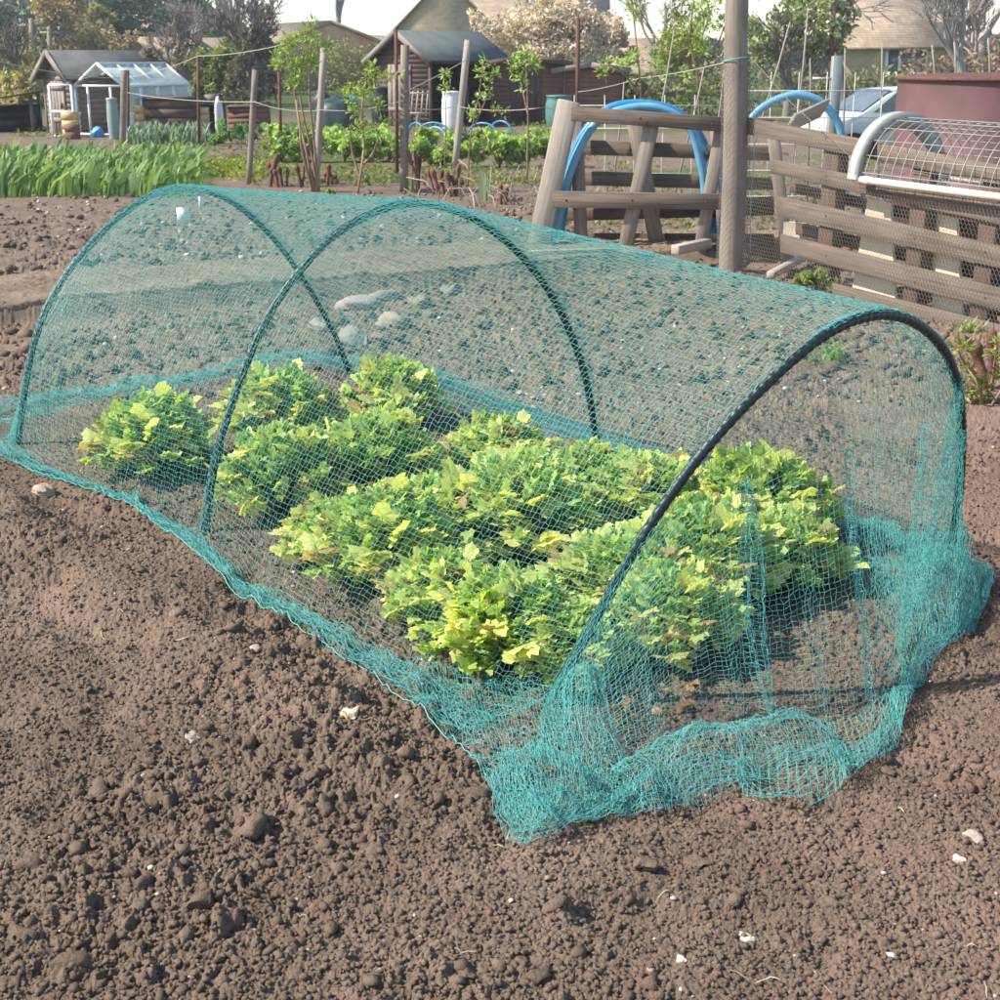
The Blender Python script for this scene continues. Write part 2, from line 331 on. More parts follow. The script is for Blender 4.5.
# ---------------------------------------------------------------- the ground
PA, PB = G(-40, 326), G(640, 268)         # near edge of the bare path behind the tunnel
PD = (PB-PA)[:2]; PL = np.linalg.norm(PD); PD = PD/PL; PN = np.array([-PD[1], PD[0]])
FEET = [(np.array([.127, 3.305]), np.array([1.469, 4.361])), (np.array([-1.027, 4.684]), np.array([.413, 5.646])), (np.array([-2.089, 5.926]), np.array([-.782, 7.115]))]
AX = (FEET[0][0]+FEET[0][1]-FEET[2][0]-FEET[2][1])/2; AXL = np.linalg.norm(AX); AX = AX/AXL; AN = np.array([-AX[1], AX[0]])  # AN to the far right side
MID = (FEET[2][0]+FEET[2][1])/2
def pathdist(x, y): return (x-PA[0])*PN[0]+(y-PA[1])*PN[1]
def macro(x, y):
    d = pathdist(x, y)
    z = .035*(fbm(x*1.1, y*1.1, 3, 3)-.5)+.02*(fbm(x*4, y*4, 9, 3)-.5)*2
    z = z + .11/(1+np.exp(-(d+.03)/.025))             # step up to the path
    z = z + .10*np.exp(-((d-2.6)/1.0)**2)*fbm(x*.7, y*.7, 21, 2)*1.2
    # earth drawn up outside the near skirt of the netting
    s = (x-MID[0])*AX[0]+(y-MID[1])*AX[1]; q = (x-MID[0])*AN[0]+(y-MID[1])*AN[1]
    inside = 1/(1+np.exp((np.abs(q)-.98)/.08))*1/(1+np.exp((s-AXL-.5)/.1))*1/(1+np.exp(-(s+.5)/.1))
    z = z*(1-.75*inside)
    z = z+.05*np.exp(-((q+1.35)/.16)**2)/(1+np.exp((s-AXL-.5)/.2))/(1+np.exp(-(s+.5)/.2))
    far = 1/(1+np.exp(-(y-13.5)/.8)); z = z*(1-.6*far)
    z = z-.5*np.exp(-(((x-8.6)/2.4)**2+((y-30.5)/3.0)**2)**2)      # the car stands in a dip
    return z
def clods(x, y):
    n = fbm(x*1.6, y*1.6, 40, 3); big = np.clip((n-.42)*4, 0, 1)
    d = pathdist(x, y); onp = ((d > 0) & (d < 1.25)).astype(float)
    fade = 1/(1+np.exp((y-14)/1.2))
    rg = .6+.8*vnoise(x*75, y*75, 88)
    h = domes(x, y, .07, 50, .6, .13)*.055*big*rg
    h = np.maximum(h, domes(x+.3, y+.1, .036, 60, .62, .42)*.034*(.12+.88*big)*rg)+.35*h
    h = h+domes(x+.1, y+.7, .018, 70, .7, .8)*.0155*(.35+.65*big)*rg
    nr = (y < 7); h = h+.006*(fbm(x*110, y*110, 87, 2)-.5)*nr+domes(x, y, .0095, 80, .75, .9)*.0075+domes(x, y, .0055, 85, .75, .8)*.0042*nr
    pits = np.clip((fbm(x*5, y*5, 90, 3)-.62)*5, 0, 1); h = h-.03*pits*(1-big*.3)
    beh = 1/(1+np.exp(-(d-1.3)/.08))
    h = h+beh*(domes(x, y, .16, 95, .65, .6)*.08)
    return h*fade*(1-.9*onp)
def ground_z(x, y): return macro(np.asarray(x, float), np.asarray(y, float))
pitchrow = []
ys = np.concatenate([np.arange(1075, 205, -1.05), np.arange(205, 64, -1.5)])
Yr = np.array([G(500, v)[1] for v in ys]); Yr = np.concatenate([np.linspace(-1.5, Yr[0]-.06, 14), Yr, np.geomspace(Yr[-1]*1.05, 900, 12)])
tc_ = np.concatenate([-np.geomspace(3.2, .52, 45), np.linspace(-.5, .5, 1150), np.geomspace(.52, 3.2, 45)])
TT, YY = np.meshgrid(tc_, Yr); XX = TT*(np.maximum(YY, 0)*1.0*.79+.55)
near = YY < 17
Z = macro(XX, YY); Zc = np.zeros_like(Z); Zc[near] = clods(XX[near], YY[near]); Z = Z+Zc
# ground colours: worked soil, bleached soil behind, weedy strips far away
def ground_col(X, Y):
    d = pathdist(X, Y); n = fbm(X*.9, Y*.9, 120, 4)
    base = np.array([.212, .154, .114]); red = np.array([.240, .168, .124]); grey = np.array([.155, .125, .10])
    k = np.clip((X-.2)/1.5+.8*(n-.5), 0, 1)[..., None]*(Y < 9)[..., None]
    c = (base*(1-k)+red*k)*(.80+.40*fbm(X*2.3, Y*2.3, 121, 4))[..., None]
    beh = (1/(1+np.exp(-(d+.0)/.15)))[..., None]; c = c*(1-beh)+np.array([.195, .148, .115])*beh
    g = (np.clip((fbm(X*.35, Y*.35, 130, 4)-.5)*6, 0, 1)*(1/(1+np.exp(-(Y-17)/.5))))[..., None]
    c = c*(1-g)+np.array([.11, .13, .05])*g
    far = (1/(1+np.exp(-(Y-38)/2)))[..., None]; c = c*(1-far)+np.array([.07, .10, .035])*far
    return c
cg = ground_col(XX, YY); r_, c_ = XX.shape
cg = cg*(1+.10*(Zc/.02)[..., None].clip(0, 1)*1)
idx = np.arange(r_*c_).reshape(r_, c_)
Qg = np.stack([idx[:-1, :-1], idx[:-1, 1:], idx[1:, 1:], idx[1:, :-1]], -1).reshape(-1, 4)
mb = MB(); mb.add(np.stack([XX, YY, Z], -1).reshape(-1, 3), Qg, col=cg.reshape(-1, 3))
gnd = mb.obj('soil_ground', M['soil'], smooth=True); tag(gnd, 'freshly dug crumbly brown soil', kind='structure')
del Qg, mb, cg

# bare trodden path behind the tunnel
mb = MB(); n1, n2 = 1500, 105
A_ = np.linspace(-8, 9, n1); B_ = np.linspace(0.02, 1.15, n2); AA, BB = np.meshgrid(A_, B_, indexing='ij')
BB = BB*(1-.22*np.clip((AA-1)/6, 0, 1)) ; ed = (.06*(fbm(AA*2, AA*0, 200, 3)-.5)+.03*(fbm(AA*9, AA*0, 201, 3)-.5))*np.where(BB < .3, 1, 0)
X_ = PA[0]+PD[0]*(AA+3)+PN[0]*(BB+ed); Y_ = PA[1]+PD[1]*(AA+3)+PN[1]*(BB+ed)
Z_ = macro(X_, Y_)+.016+.03*(fbm(X_*4, Y_*4, 210, 4)-.4)+.022*domes(X_, Y_, .05, 211, .6, .5)+.012*domes(X_, Y_, .025, 215, .7, .7)
Z_[:, 0] -= .04; Z_[:, -1] -= .05
idx = np.arange(n1*n2).reshape(n1, n2); Qg = np.stack([idx[:-1, :-1], idx[1:, :-1], idx[1:, 1:], idx[:-1, 1:]], -1).reshape(-1, 4)
cp = np.array([.25, .185, .132])*(.85+.3*fbm(X_*3, Y_*3, 220, 4)[..., None])
mb.add(np.stack([X_, Y_, Z_], -1).reshape(-1, 3), Qg, col=cp.reshape(-1, 3)); tag(mb.obj('path', M['soil'], smooth=True), 'pale trodden earth path behind the tunnel', kind='structure')

# loose crumbs and pebbles (nobody could count them)
def full_z(x, y): return macro(x, y)+clods(x, y)
mb = MB()
def crumbs(n, rlo, rhi, pw, ylo, yhi, xl, sub=1, colf=None, keep=None, sink=.25, flat=.8):
    Y = ylo*(yhi/ylo)**rng.random(n); X = rng.uniform(-xl, xl, n)*(Y*.42+.25)
    if keep is not None:
        k = keep(X, Y); X, Y = X[k], Y[k]; n = len(X)
    r = rlo*(rhi/rlo)**(rng.random(n)**pw); z = full_z(X, Y)+r*flat*sink
    c = ground_col(X, Y)*rng.uniform(.85, 1.15, (n, 1)) if colf is None else colf(n)
    mb.lumps(np.stack([X, Y, z], 1), r, flat, sub, c)
offp = lambda X, Y: (pathdist(X, Y) < -.05) | (pathdist(X, Y) > 1.25)
bigm = lambda X, Y: offp(X, Y) & (fbm(X*1.6, Y*1.6, 40, 3)+rng.normal(0, .06, len(X)) > .50)
crumbs(56000, .0028, .0085, 1.6, 1.7, 6, 1.05, 1, None, offp)
crumbs(9000, .005, .018, 2.2, 1.7, 7, 1.05, 1, None, bigm)
crumbs(420, .013, .030, 2., 1.7, 8, 1.05, 2, None, bigm, .1, .7)
crumbs(6000, .012, .05, 2.2, 7, 17, 1.05, 1, None, offp, .2)
crumbs(2600, .006, .02, 2., 7.5, 13, 1.05, 1, None, lambda X, Y: ~offp(X, Y), 1.2)
tag(mb.obj('soil_crumbs', M['soil']), 'loose crumbs and small clods scattered over the dug soil', 'soil crumbs', kind='stuff')
mb = MB()
def pebc(n):
    b = np.array([[.50, .42, .33], [.42, .34, .26], [.60, .54, .46], [.36, .26, .19]])[rng.integers(0, 4, n)]; return b*rng.uniform(.75, 1.1, (n, 1))
crumbs(420, .003, .009, 1.6, 1.7, 6.5, 1.05, 1, pebc, offp, .5, .6)
crumbs(1500, .008, .030, 2.6, 9.6, 17.5, 1.05, 1, pebc, lambda X, Y: pathdist(X, Y) > .9, .5, .6)
crumbs(300, .008, .02, 1.8, 6.5, 9.6, 1.05, 1, pebc, offp, .5, .6)
tag(mb.obj('pebbles', M['lump']), 'small pale pebbles and flint flecks in the soil', 'pebbles', kind='stuff')

def stone(px, py, wpx, label, cat='stone', group='stones lying on the soil', c=(.42, .33, .26), flat=.55, name='stone', z0=0, sub=3):
    g = G(px, py); r = wpx*np.linalg.norm(g-np.array([0, 0, CH]))/F/2; z = float(full_z(g[0:1], g[1:2])[0])
    m = MB(); m.lumps([[g[0], g[1], z-r*flat*.12+z0]], r*1.2, flat, 3, np.array(c), .3, 11)
    return tag(m.obj(name, M['soil' if 'clod' in label and name == 'stone' else 'lump'], loc=(g[0], g[1], z), smooth=False), label, cat, group)
for a in ((44, 496, 38, 'flat pale brown stone by the left end of the netting skirt', (.40, .31, .24)), (349, 733, 30, 'oval sandy stone lying on the soil below the middle of the netting', (.55, .43, .3)),
          (256, 669, 20, 'small pinkish stone on the soil left of the oval sandy stone', (.45, .32, .26)), (192, 741, 34, 'half buried grey brown stone on the left foreground soil', (.32, .27, .22)),
          (44, 752, 30, 'rough reddish clod of earth near the left edge', (.28, .19, .14)), (58, 830, 30, 'dusty clod below the reddish one at the left edge', (.24, .18, .14)),
          (681, 961, 15, 'bright cream pebble near the bottom edge', (.75, .64, .48)), (752, 936, 26, 'angular pale yellowish flint in the bottom right soil', (.6, .55, .4)),
          (880, 905, 26, 'round brown clod in the right foreground', (.27, .19, .14)), (975, 842, 22, 'pale brown pebble near the right edge', (.4, .32, .25)),
          (960, 862, 16, 'cream pebble just below the pale brown one at the right edge', (.6, .5, .38)), (205, 905, 44, 'dark round clod in the lower left soil', (.19, .14, .11)),
          (700, 858, 46, 'large earthy clod in front of the gathered netting', (.22, .16, .12)), (555, 915, 42, 'large rough clod near the bottom centre', (.22, .16, .12)),
          (20, 935, 60, 'big clod of earth in the bottom left corner', (.21, .155, .12)), (640, 865, 38, 'brown clod left of the one in front of the gathered netting', (.22, .16, .12)),
          (12, 985, 40, 'smaller clod below the big one in the bottom left corner', (.21, .155, .12)), (830, 905, 34, 'squat brown clod left of the round one in the right foreground', (.23, .165, .125)),
          (300, 745, 22, 'earthy clod just left of the oval sandy stone', (.21, .155, .12))):
    cl_ = 'clod' in a[3]; stone(a[0], a[1], a[2]*(.62 if cl_ else .75), a[3], c=np.array([.215, .155, .115])*random.uniform(.9, 1.1) if cl_ else a[4])
for a in ((362, 300, 44, 'large pale rock on top of the rubble pile behind the tunnel', (.62, .50, .42)), (322, 322, 36, 'pale rock at the left foot of the rubble pile', (.52, .44, .38)),
          (395, 318, 36, 'buff rock right of the large pale rock in the rubble pile', (.48, .38, .31)), (350, 335, 34, 'grey rock at the front of the rubble pile', (.45, .39, .34)),
          (385, 290, 30, 'pinkish rock at the back of the rubble pile', (.5, .38, .32)), (420, 298, 34, 'flat brown rock at the right end of the rubble pile', (.38, .30, .25)),
          (375, 335, 28, 'reddish rock low on the right of the rubble pile', (.42, .28, .22)), (452, 288, 28, 'clod lying right of the rubble pile', (.36, .29, .24))):
    stone(a[0], a[1]+8, a[2], a[3], 'rock', 'rocks of the rubble pile', np.array(a[4])*.66, .55, 'rock', .02, 2)

# ---------------------------------------------------------------- hoops and netting
TR = [[(548,705),(600,610),(650,525),(700,455),(760,390),(830,330),(885,313),(920,325),(945,350),(958,385),(962,430),(960,480),(955,530),(948,568)],
      [(205,532),(215,460),(235,395),(265,320),(300,270),(340,230),(400,203),(450,208),(490,228),(530,265),(560,310),(585,375),(600,462)],
      [(18,445),(28,370),(45,310),(75,262),(110,225),(150,195),(185,187),(230,200),(275,240),(310,290),(335,335),(350,375)]]
LEAN = [.277/.979, -.017/1.09, -.054/1.035]
HO = []
for k in range(3):
    a, b = G(*TR[k][0]), G(*TR[k][-1]); h = b-a; nr = np.array([h[1], -h[0], 0]); nr /= np.linalg.norm(nr)
    upv = np.array([0, 0, 1])+nr*LEAN[k]; nn = np.cross(h, upv); P = []
    for (x, y) in TR[k]:
        D = ray(x, y); o = np.array([0, 0, CH]); P.append(o+D*(((a-o)@nn)/(D@nn)))
    C = catmull(P, 240)
    for _ in range(60): C[1:-1] = .5*C[1:-1]+.25*(C[:-2]+C[2:])
    HO.append(resample(C, 240))
tun = thing('net_tunnel', G(400, 560), 'green netting tunnel on three dark hoops over the celery bed', 'net tunnel')
for k in range(3):
    C = HO[k]; ext0 = C[0]+(C[0]-C[4])*2.2; ext1 = C[-1]+(C[-1]-C[-5])*2.2
    m = MB(); CC = resample(np.vstack([ext0, C, ext1]), 760); m.tube(CC, .0140*(1+.05*np.sign(np.sin(np.arange(760)*.95))), 12); m.obj('hoop', M['hoop'], tun, smooth=True)
CELL = .0165; NA = 165; THR = .00060
def halves(c):
    k = int(np.argmax(c[:, 2])); a = resample(c[:k+1], 83); b = resample(c[k:], NA-82); q = np.vstack([a[:-1], b])
    s0 = np.arange(NA)/(NA-1)*1.; t = np.r_[0, np.cumsum(np.linalg.norm(np.diff(q, axis=0), axis=1))]; return q
arcs = [halves(c) for c in HO]
def offs(A):      # push outwards from hoop so that the net lies over the tube
    c = A.mean(0); c[2] = 0; d = A-c; d /= np.linalg.norm(d, axis=1)[:, None]; return A+d*.0155
arcs = [offs(a) for a in arcs]
def gz(P, up=.0): P = np.array(P, float); P[..., 2] = full_z(P[..., 0], P[..., 1])+up; return P
rows = []; NSK = 36
OLpx = [(-60, 430), (0, 458), (60, 482), (120, 503), (180, 543), (240, 592), (300, 632), (360, 674), (420, 716), (470, 760), (492, 800), (500, 815)]
OL = catmull([G(*p) for p in OLpx], 200)
def zig(n): 
    q = np.linspace(0, 1, n); return np.interp(q, [0, .42, .68, 1], [0, 1, .42, .93]), np.interp(q, [0, .42, .68, 1], [0, 0, 1, 2])
ZO, ZL = zig(NSK)
def row(a, u, seg):
    fL, fR = a[0].copy(), a[-1].copy()
    ax3 = np.array([AX[0], AX[1], 0]); an3 = np.array([AN[0], AN[1], 0])
    # near skirt
    s = fL@ax3; i = np.argmin(np.abs(OL@ax3-s)); o = OL[i]; d = o-fL; d[2] = 0
    tot = seg+u
    L_ = []
    for zo, zl in zip(ZO[::-1], ZL[::-1]):
        k = zo*(1+.05*math.sin(tot*9+zl*2))+.05*math.sin(tot*23+zl*3)*zo
        p = fL+d*k+ax3*(.05*(fbm(np.array([tot*3.+zl*7]), np.array([zo*2.]), 300, 3)[0]-.5)*zo*3)
        L_.append((p, zl))
    Rr = []
    D = (.30+.05*math.sin(tot*5))*(1-.8*max(0, tot-1.3)/.7)
    for zo, zl in zip(ZO, ZL):
        p = fR+an3*(D*zo*(1+.1*math.sin(tot*11+zl*2)))+ax3*.03*math.sin(tot*17+zl*3); Rr.append((p, zl))
    def settle(lst, seed):
        P = np.array([p for p, _ in lst]); zl = np.array([z for _, z in lst])
        P[:, 2] = 0
        P[:, 2] = full_z(P[:, 0], P[:, 1])+.006+zl*.010+.035*np.clip(fbm(P[:, 0]*9+zl*5, P[:, 1]*9, seed, 3)-.45, 0, 1)*2
        return P
    Lp = settle(L_, 310); Rp = settle(Rr, 320)
    arc = a.copy(); g0 = Lp[-1, 2]; g1 = Rp[0, 2]
    wgt0 = np.clip(1-np.arange(NA)/14, 0, 1); wgt1 = np.clip(1-np.arange(NA)[::-1]/14, 0, 1)
    arc[:, 2] += wgt0*(g0-arc[0, 2])+wgt1*(g1-arc[-1, 2])
    return np.vstack([Lp, arc, Rp])
for seg, (a, b) in enumerate(((arcs[2], arcs[1]), (arcs[1], arcs[0]))):
    n = 112
    for i in range(n if seg == 0 else n+1):
        u0 = i/n; u = u0-.2*math.sin(2*math.pi*u0)/(2*math.pi)
        A = a*(1-u)+b*u; sg = math.sin(math.pi*u)
        v = np.linspace(0, 1, NA); side = np.sin(math.pi*v)
        c = (A[0]+A[-1])/2
        A = c+(A-c)*(1-sg*(.004+.04*np.sin(2*math.pi*v)**2))[:, None]
        A -= np.array([AN[0], AN[1], 0])*((.12 if seg else .05)*sg**.6*np.clip(1-v*2.2, 0, 1))[:, None]
        # slack folds of the netting between hoops
        A[:, 2] += .014*side*(fbm(np.full(NA, u*3+seg*5), v*5, 330, 3)-.5)*2*sg
        A[:, :2] += AX*(.045*(fbm(v*6+3, np.full(NA, seg*3+u*2.), 340, 3)-.5)[:, None]*2)*side[:, None]*min(1, sg*3)
        rows.append(row(A, u, seg))
GR = np.array(rows)       # rows x cols x 3
NET = MB()
def threads(Gd, r=THR, both=True, dens=1):
    for arr in ((Gd, np.swapaxes(Gd, 0, 1)) if both else (Gd,)):
        arr = np.ascontiguousarray(arr); L, n, _ = arr.shape
        t = np.gradient(arr, axis=1); t /= np.linalg.norm(t, axis=2)[..., None]+1e-9
        ref = np.array([.3, .2, 1.]); ref /= np.linalg.norm(ref); a = np.cross(t, ref); a /= np.linalg.norm(a, axis=2)[..., None]+1e-9; b = np.cross(t, a)
        V = np.stack([arr+r*(math.cos(th)*a+math.sin(th)*b) for th in (0, 2.094, 4.189)], 2).reshape(-1, 3)
        base = (np.arange(L)[:, None]*n+np.arange(n-1)[None]).reshape(-1)*3
        Q = np.concatenate([np.stack([base+k, base+(k+1) % 3, base+3+(k+1) % 3, base+3+k], 1) for k in range(3)])
        NET.add(V, Q)
wob = .0022*rng.normal(0, 1, GR.shape); threads(GR+wob)
# front curtain
def curtain(arc, contact, edge, nw, squeeze, seed, layers=(0, 1, .5, .9), amp=.03, lag=1.35, up=.0):
    n = len(arc); s = np.linspace(0, 1, n); dn = np.ones(n)
    for c0, wdt, k in squeeze: dn = dn/(1+k*np.exp(-((s-c0)/wdt)**2))
    tq = np.cumsum(dn); tq = (tq-tq[0])/(tq[-1]-tq[0])
    Cc = catmull(contact, 300); Ec = catmull(edge, 300); si = np.linspace(0, 1, 300)
    def at(C, q): return np.stack([np.interp(q, si, C[:, k]) for k in range(3)], 1)
    out = []
    for j in range(1, nw+1):
        w_ = j/nw; q = s*(1-min(1, w_*2.2))+tq*min(1, w_*2.2); cp = at(Cc, q); cp[:, 2] = full_z(cp[:, 0], cp[:, 1])+.012
        hz = w_**lag; P = arc*(1-hz)+cp*hz; P[:, 2] = arc[:, 2]*(1-w_)+cp[:, 2]*w_
        nrm = at(Ec, q)-cp; nrm[:, 2] = 0; nrm /= np.linalg.norm(nrm, axis=1)[:, None]+1e-6
        rp = (fbm(s*26+w_*1.2, np.full(n, seed*1.)+w_*.8, 350+seed, 3)-.5)*2
        P += nrm*(amp*rp*min(1, w_*1.6)*np.sin(math.pi*np.clip(s, .03, .97)))[:, None]
        out.append(P)
    ns = 38; q0 = np.linspace(0, 1, ns); zo = np.interp(q0, [0, .45, .7, 1], layers); zl = np.interp(q0, [0, .45, .7, 1], [0, 0, 1, 2])
    for j in range(1, ns):
        cp = at(Cc, tq); ep = at(Ec, tq); P = cp+(ep-cp)*(zo[j]*(1+.08*np.sin(s*40+zl[j]*2)))[:, None]
        P[:, 2] = full_z(P[:, 0], P[:, 1])+.01+.011*zl[j]+.07*np.clip(fbm(P[:, 0]*8+zl[j], P[:, 1]*8, 360+seed, 3)-.42, 0, 1)*2*math.sin(math.pi*min(1, j/ns*1.1))
        out.append(P)
    return np.array(out)
cont = [G(*p) for p in ((538, 738), (560, 775), (610, 770), (660, 750), (710, 728), (790, 722), (860, 715), (895, 668), (915, 628), (950, 612), (975, 590), (962, 566))]
edge = [G(*p) for p in ((492, 790), (505, 845), (532, 862), (585, 838), (645, 812), (722, 794), (770, 806), (850, 792), (898, 740), (928, 672), (965, 640), (992, 596), (985, 570))]
sq = [(.18, .02, 3), (.30, .012, 5), (.40, .014, 5), (.52, .010, 6), (.62, .02, 3), (.74, .012, 6), (.84, .02, 4)]
CU = curtain(arcs[0], cont, edge, 62, sq, 1); threads(np.concatenate([GR[-1:, NSK:NSK+NA], CU])+.002*rng.normal(0, 1, (CU.shape[0]+1, NA, 3)))
ax3 = np.array([AX[0], AX[1], 0]); an3 = np.array([AN[0], AN[1], 0])
a2 = arcs[2]; f0, f1 = a2[0], a2[-1]
cont2 = [f0-an3*.02-ax3*.05]+[f0+(f1-f0)*t-ax3*(.38+.05*math.sin(9*t)) for t in (.12, .3, .5, .7, .88)]+[f1+an3*.02-ax3*.05]
edge2 = [f0-an3*.2-ax3*.2]+[f0+(f1-f0)*t-ax3*(.62+.05*math.sin(7*t)) for t in (.1, .3, .5, .7, .9)]+[f1+an3*.25-ax3*.2]
CU2 = curtain(a2, cont2, edge2, 46, [(.15, .02, 4), (.27, .02, 4), (.5, .02, 4), (.8, .03, 3)], 2, lag=1.2)
threads(np.concatenate([GR[:1, NSK:NSK+NA], CU2])+.002*rng.normal(0, 1, (CU2.shape[0]+1, NA, 3)))
# lifted fold and gathered corners
def quad(c, nu, nv, hfun, seed):
    c = [G(*p) for p in c]; uu, vv = np.meshgrid(np.linspace(0, 1, nu), np.linspace(0, 1, nv), indexing='ij')
    a, b = uu[..., None], vv[..., None]; P = (1-a)*(1-b)*c[0]+a*(1-b)*c[1]+a*b*c[2]+(1-a)*b*c[3]
    P[..., :2] += .03*(fbm(uu*3, vv*3, seed, 3)-.5)[..., None]*np.array([1, -1])
    P[..., 2] = full_z(P[..., 0], P[..., 1])+hfun(uu, vv); threads(P+.0025*rng.normal(0, 1, P.shape))
def patch(O, U, Vv, nu, nv, hfun, seed):
    uu, vv = np.meshgrid(np.linspace(0, 1, nu), np.linspace(0, 1, nv), indexing='ij')
    P = O+uu[..., None]*U+vv[..., None]*Vv
    P[..., :2] += .05*(fbm(uu*3, vv*3, seed, 3)-.5)[..., None]*np.array([1, -1])
    P[..., 2] = full_z(P[..., 0], P[..., 1])+hfun(uu, vv)
    threads(P+.0025*rng.normal(0, 1, P.shape))
fo = G(553, 735); fe = G(570, 835)
side3 = G(622, 770)-G(556, 770); side3[2] = 0
patch(G(556, 715)-np.array([0, 0, 0]), side3*.95, (G(560, 815)-G(556, 715)), 34, 40, lambda u, v: .02+.13*np.sin(math.pi*np.clip(u*1.05, 0, 1))**.6*np.exp(-((v-.12)/.32)**2)+.03*fbm(u*4, v*4, 400, 3), 401)
quad([(425, 672), (552, 700), (565, 765), (476, 778)], 30, 34, lambda u, v: .02+.05*fbm(u*6, v*6, 405, 3), 406)
quad([(470, 762), (600, 775), (598, 828), (505, 822)], 46, 24, lambda u, v: .015+.09*np.sin(math.pi*u)*np.sin(math.pi*v)*fbm(u*5, v*5, 410, 3)*2, 411)
quad([(486, 790), (560, 790), (560, 842), (530, 860)], 30, 24, lambda u, v: .02+.06*fbm(u*7, v*4, 420, 3)*np.sin(math.pi*u), 421)
patch(G(600, 775), G(800, 722)-G(600, 775), G(640, 812)-G(600, 770), 70, 16, lambda u, v: .02+.10*np.sin(math.pi*v)*(.5+fbm(u*6, v*2, 430, 3))*np.sin(math.pi*u)**.5, 431)
CG = np.concatenate([GR[-1:, NSK:NSK+NA], CU])
for s0, w0, w1, wd_, nk in ((.33, .25, 1, .035, 12), (.46, .35, 1, .012, 8), (.60, .3, 1, .022, 9), (.70, .0, .95, .05, 14), (.76, .1, .9, .02, 9), (.88, .35, 1, .03, 10)):
    c_ = int(s0*NA); a_, b_ = int(w0*62), int(w1*62); L_ = CG[a_:b_, c_]; tg = CG[a_:b_, c_+3]-CG[a_:b_, c_-3]; tg /= np.linalg.norm(tg, axis=1)[:, None]; tt_ = np.linspace(0, 1, len(L_))
    mod = np.sin(np.pi*np.clip(tt_*.8+.12, 0, 1))*(.6+.8*fbm(tt_*5, tt_*0+s0*9, 470, 3)); out = []
    for q in np.linspace(-1, 1, nk): out.append(L_+tg*(q*wd_*mod+.01*np.sin(tt_*7+s0*20))[:, None]-ax3*(-.012+.012*math.cos(q*7))*1.0)
    threads(np.array(out)+.0028*rng.normal(0, 1, (nk, len(L_), 3)))
quad([(842, 560), (984, 590), (965, 635), (900, 655)], 52, 30, lambda u, v: .02+.16*np.sin(math.pi*v)**.8*(.3+fbm(u*4, v*3, 440, 3))*np.sin(math.pi*u)**.5, 441)
quad([(890, 570), (986, 585), (972, 632), (925, 645)], 40, 28, lambda u, v: .02+.20*np.sin(math.pi*v)**.8*(.3+fbm(u*4, v*3, 442, 3))*np.sin(math.pi*u)**.5, 443)
quad([(842, 540), (978, 575), (955, 615), (880, 610)], 44, 24, lambda u, v: .03+.14*np.sin(math.pi*v)*fbm(u*5, v*4, 450, 3)*1.5, 451)
for k, d_ in ((2, 1), (1, 1), (1, -1), (0, -1)):      # doubled netting ruched along the hoops
    i0, i1 = (70, 160) if d_ > 0 or k == 0 else (90, 155); A = arcs[k][i0:i1]; t_n = len(A)
    wv = .10*np.sin(np.pi*np.linspace(.12, .95, t_n))*(.7+.6*fbm(np.linspace(0, 5, t_n), np.zeros(t_n)+k, 460, 3)); B = []
    for q in np.linspace(-.15, 1, 10):
        P = A+ax3*d_*(wv*q)[:, None]; c_ = A.mean(0); c_[2] = 0; dd = P-c_; P = P-dd/np.linalg.norm(dd, axis=1)[:, None]*(.004+.022*max(q, 0)**2)*1.0; B.append(P)
    threads(np.array(B)+.0025*rng.normal(0, 1, (10, t_n, 3)))
net = NET.obj('netting', M['net'], tun)
# thicker gathered selvedge cords
m = MB()
for C, r in ((OL[18:-6], .0016),):
    P = C.copy(); P[:, 2] = full_z(P[:, 0], P[:, 1])+.012; m.tube(P, r, 5)
m.obj('hem_cord', M['net'], tun, smooth=True)
m = MB(); q = PT(183, 215, 6.42); q2 = q+np.array([.055, .01, 0]); 
V = [q+np.array([-.028, 0, .033]), q+np.array([.026, .012, .031]), q+np.array([.027, .0, -.036]), q+np.array([-.027, -.012, -.034])]
V2 = [v+np.array([0, .0015, 0]) for v in V]; m.add(V+V2, [[3, 2, 1, 0], [4, 5, 6, 7], [0, 1, 5, 4], [1, 2, 6, 5], [2, 3, 7, 6], [3, 0, 4, 7]])
m.obj('care_label', M['white'], tun); m = MB(); q = PT(200, 203, 6.45); m.box(q, (.012, .002, .06)); m.obj('label_strip', M['white'], tun)

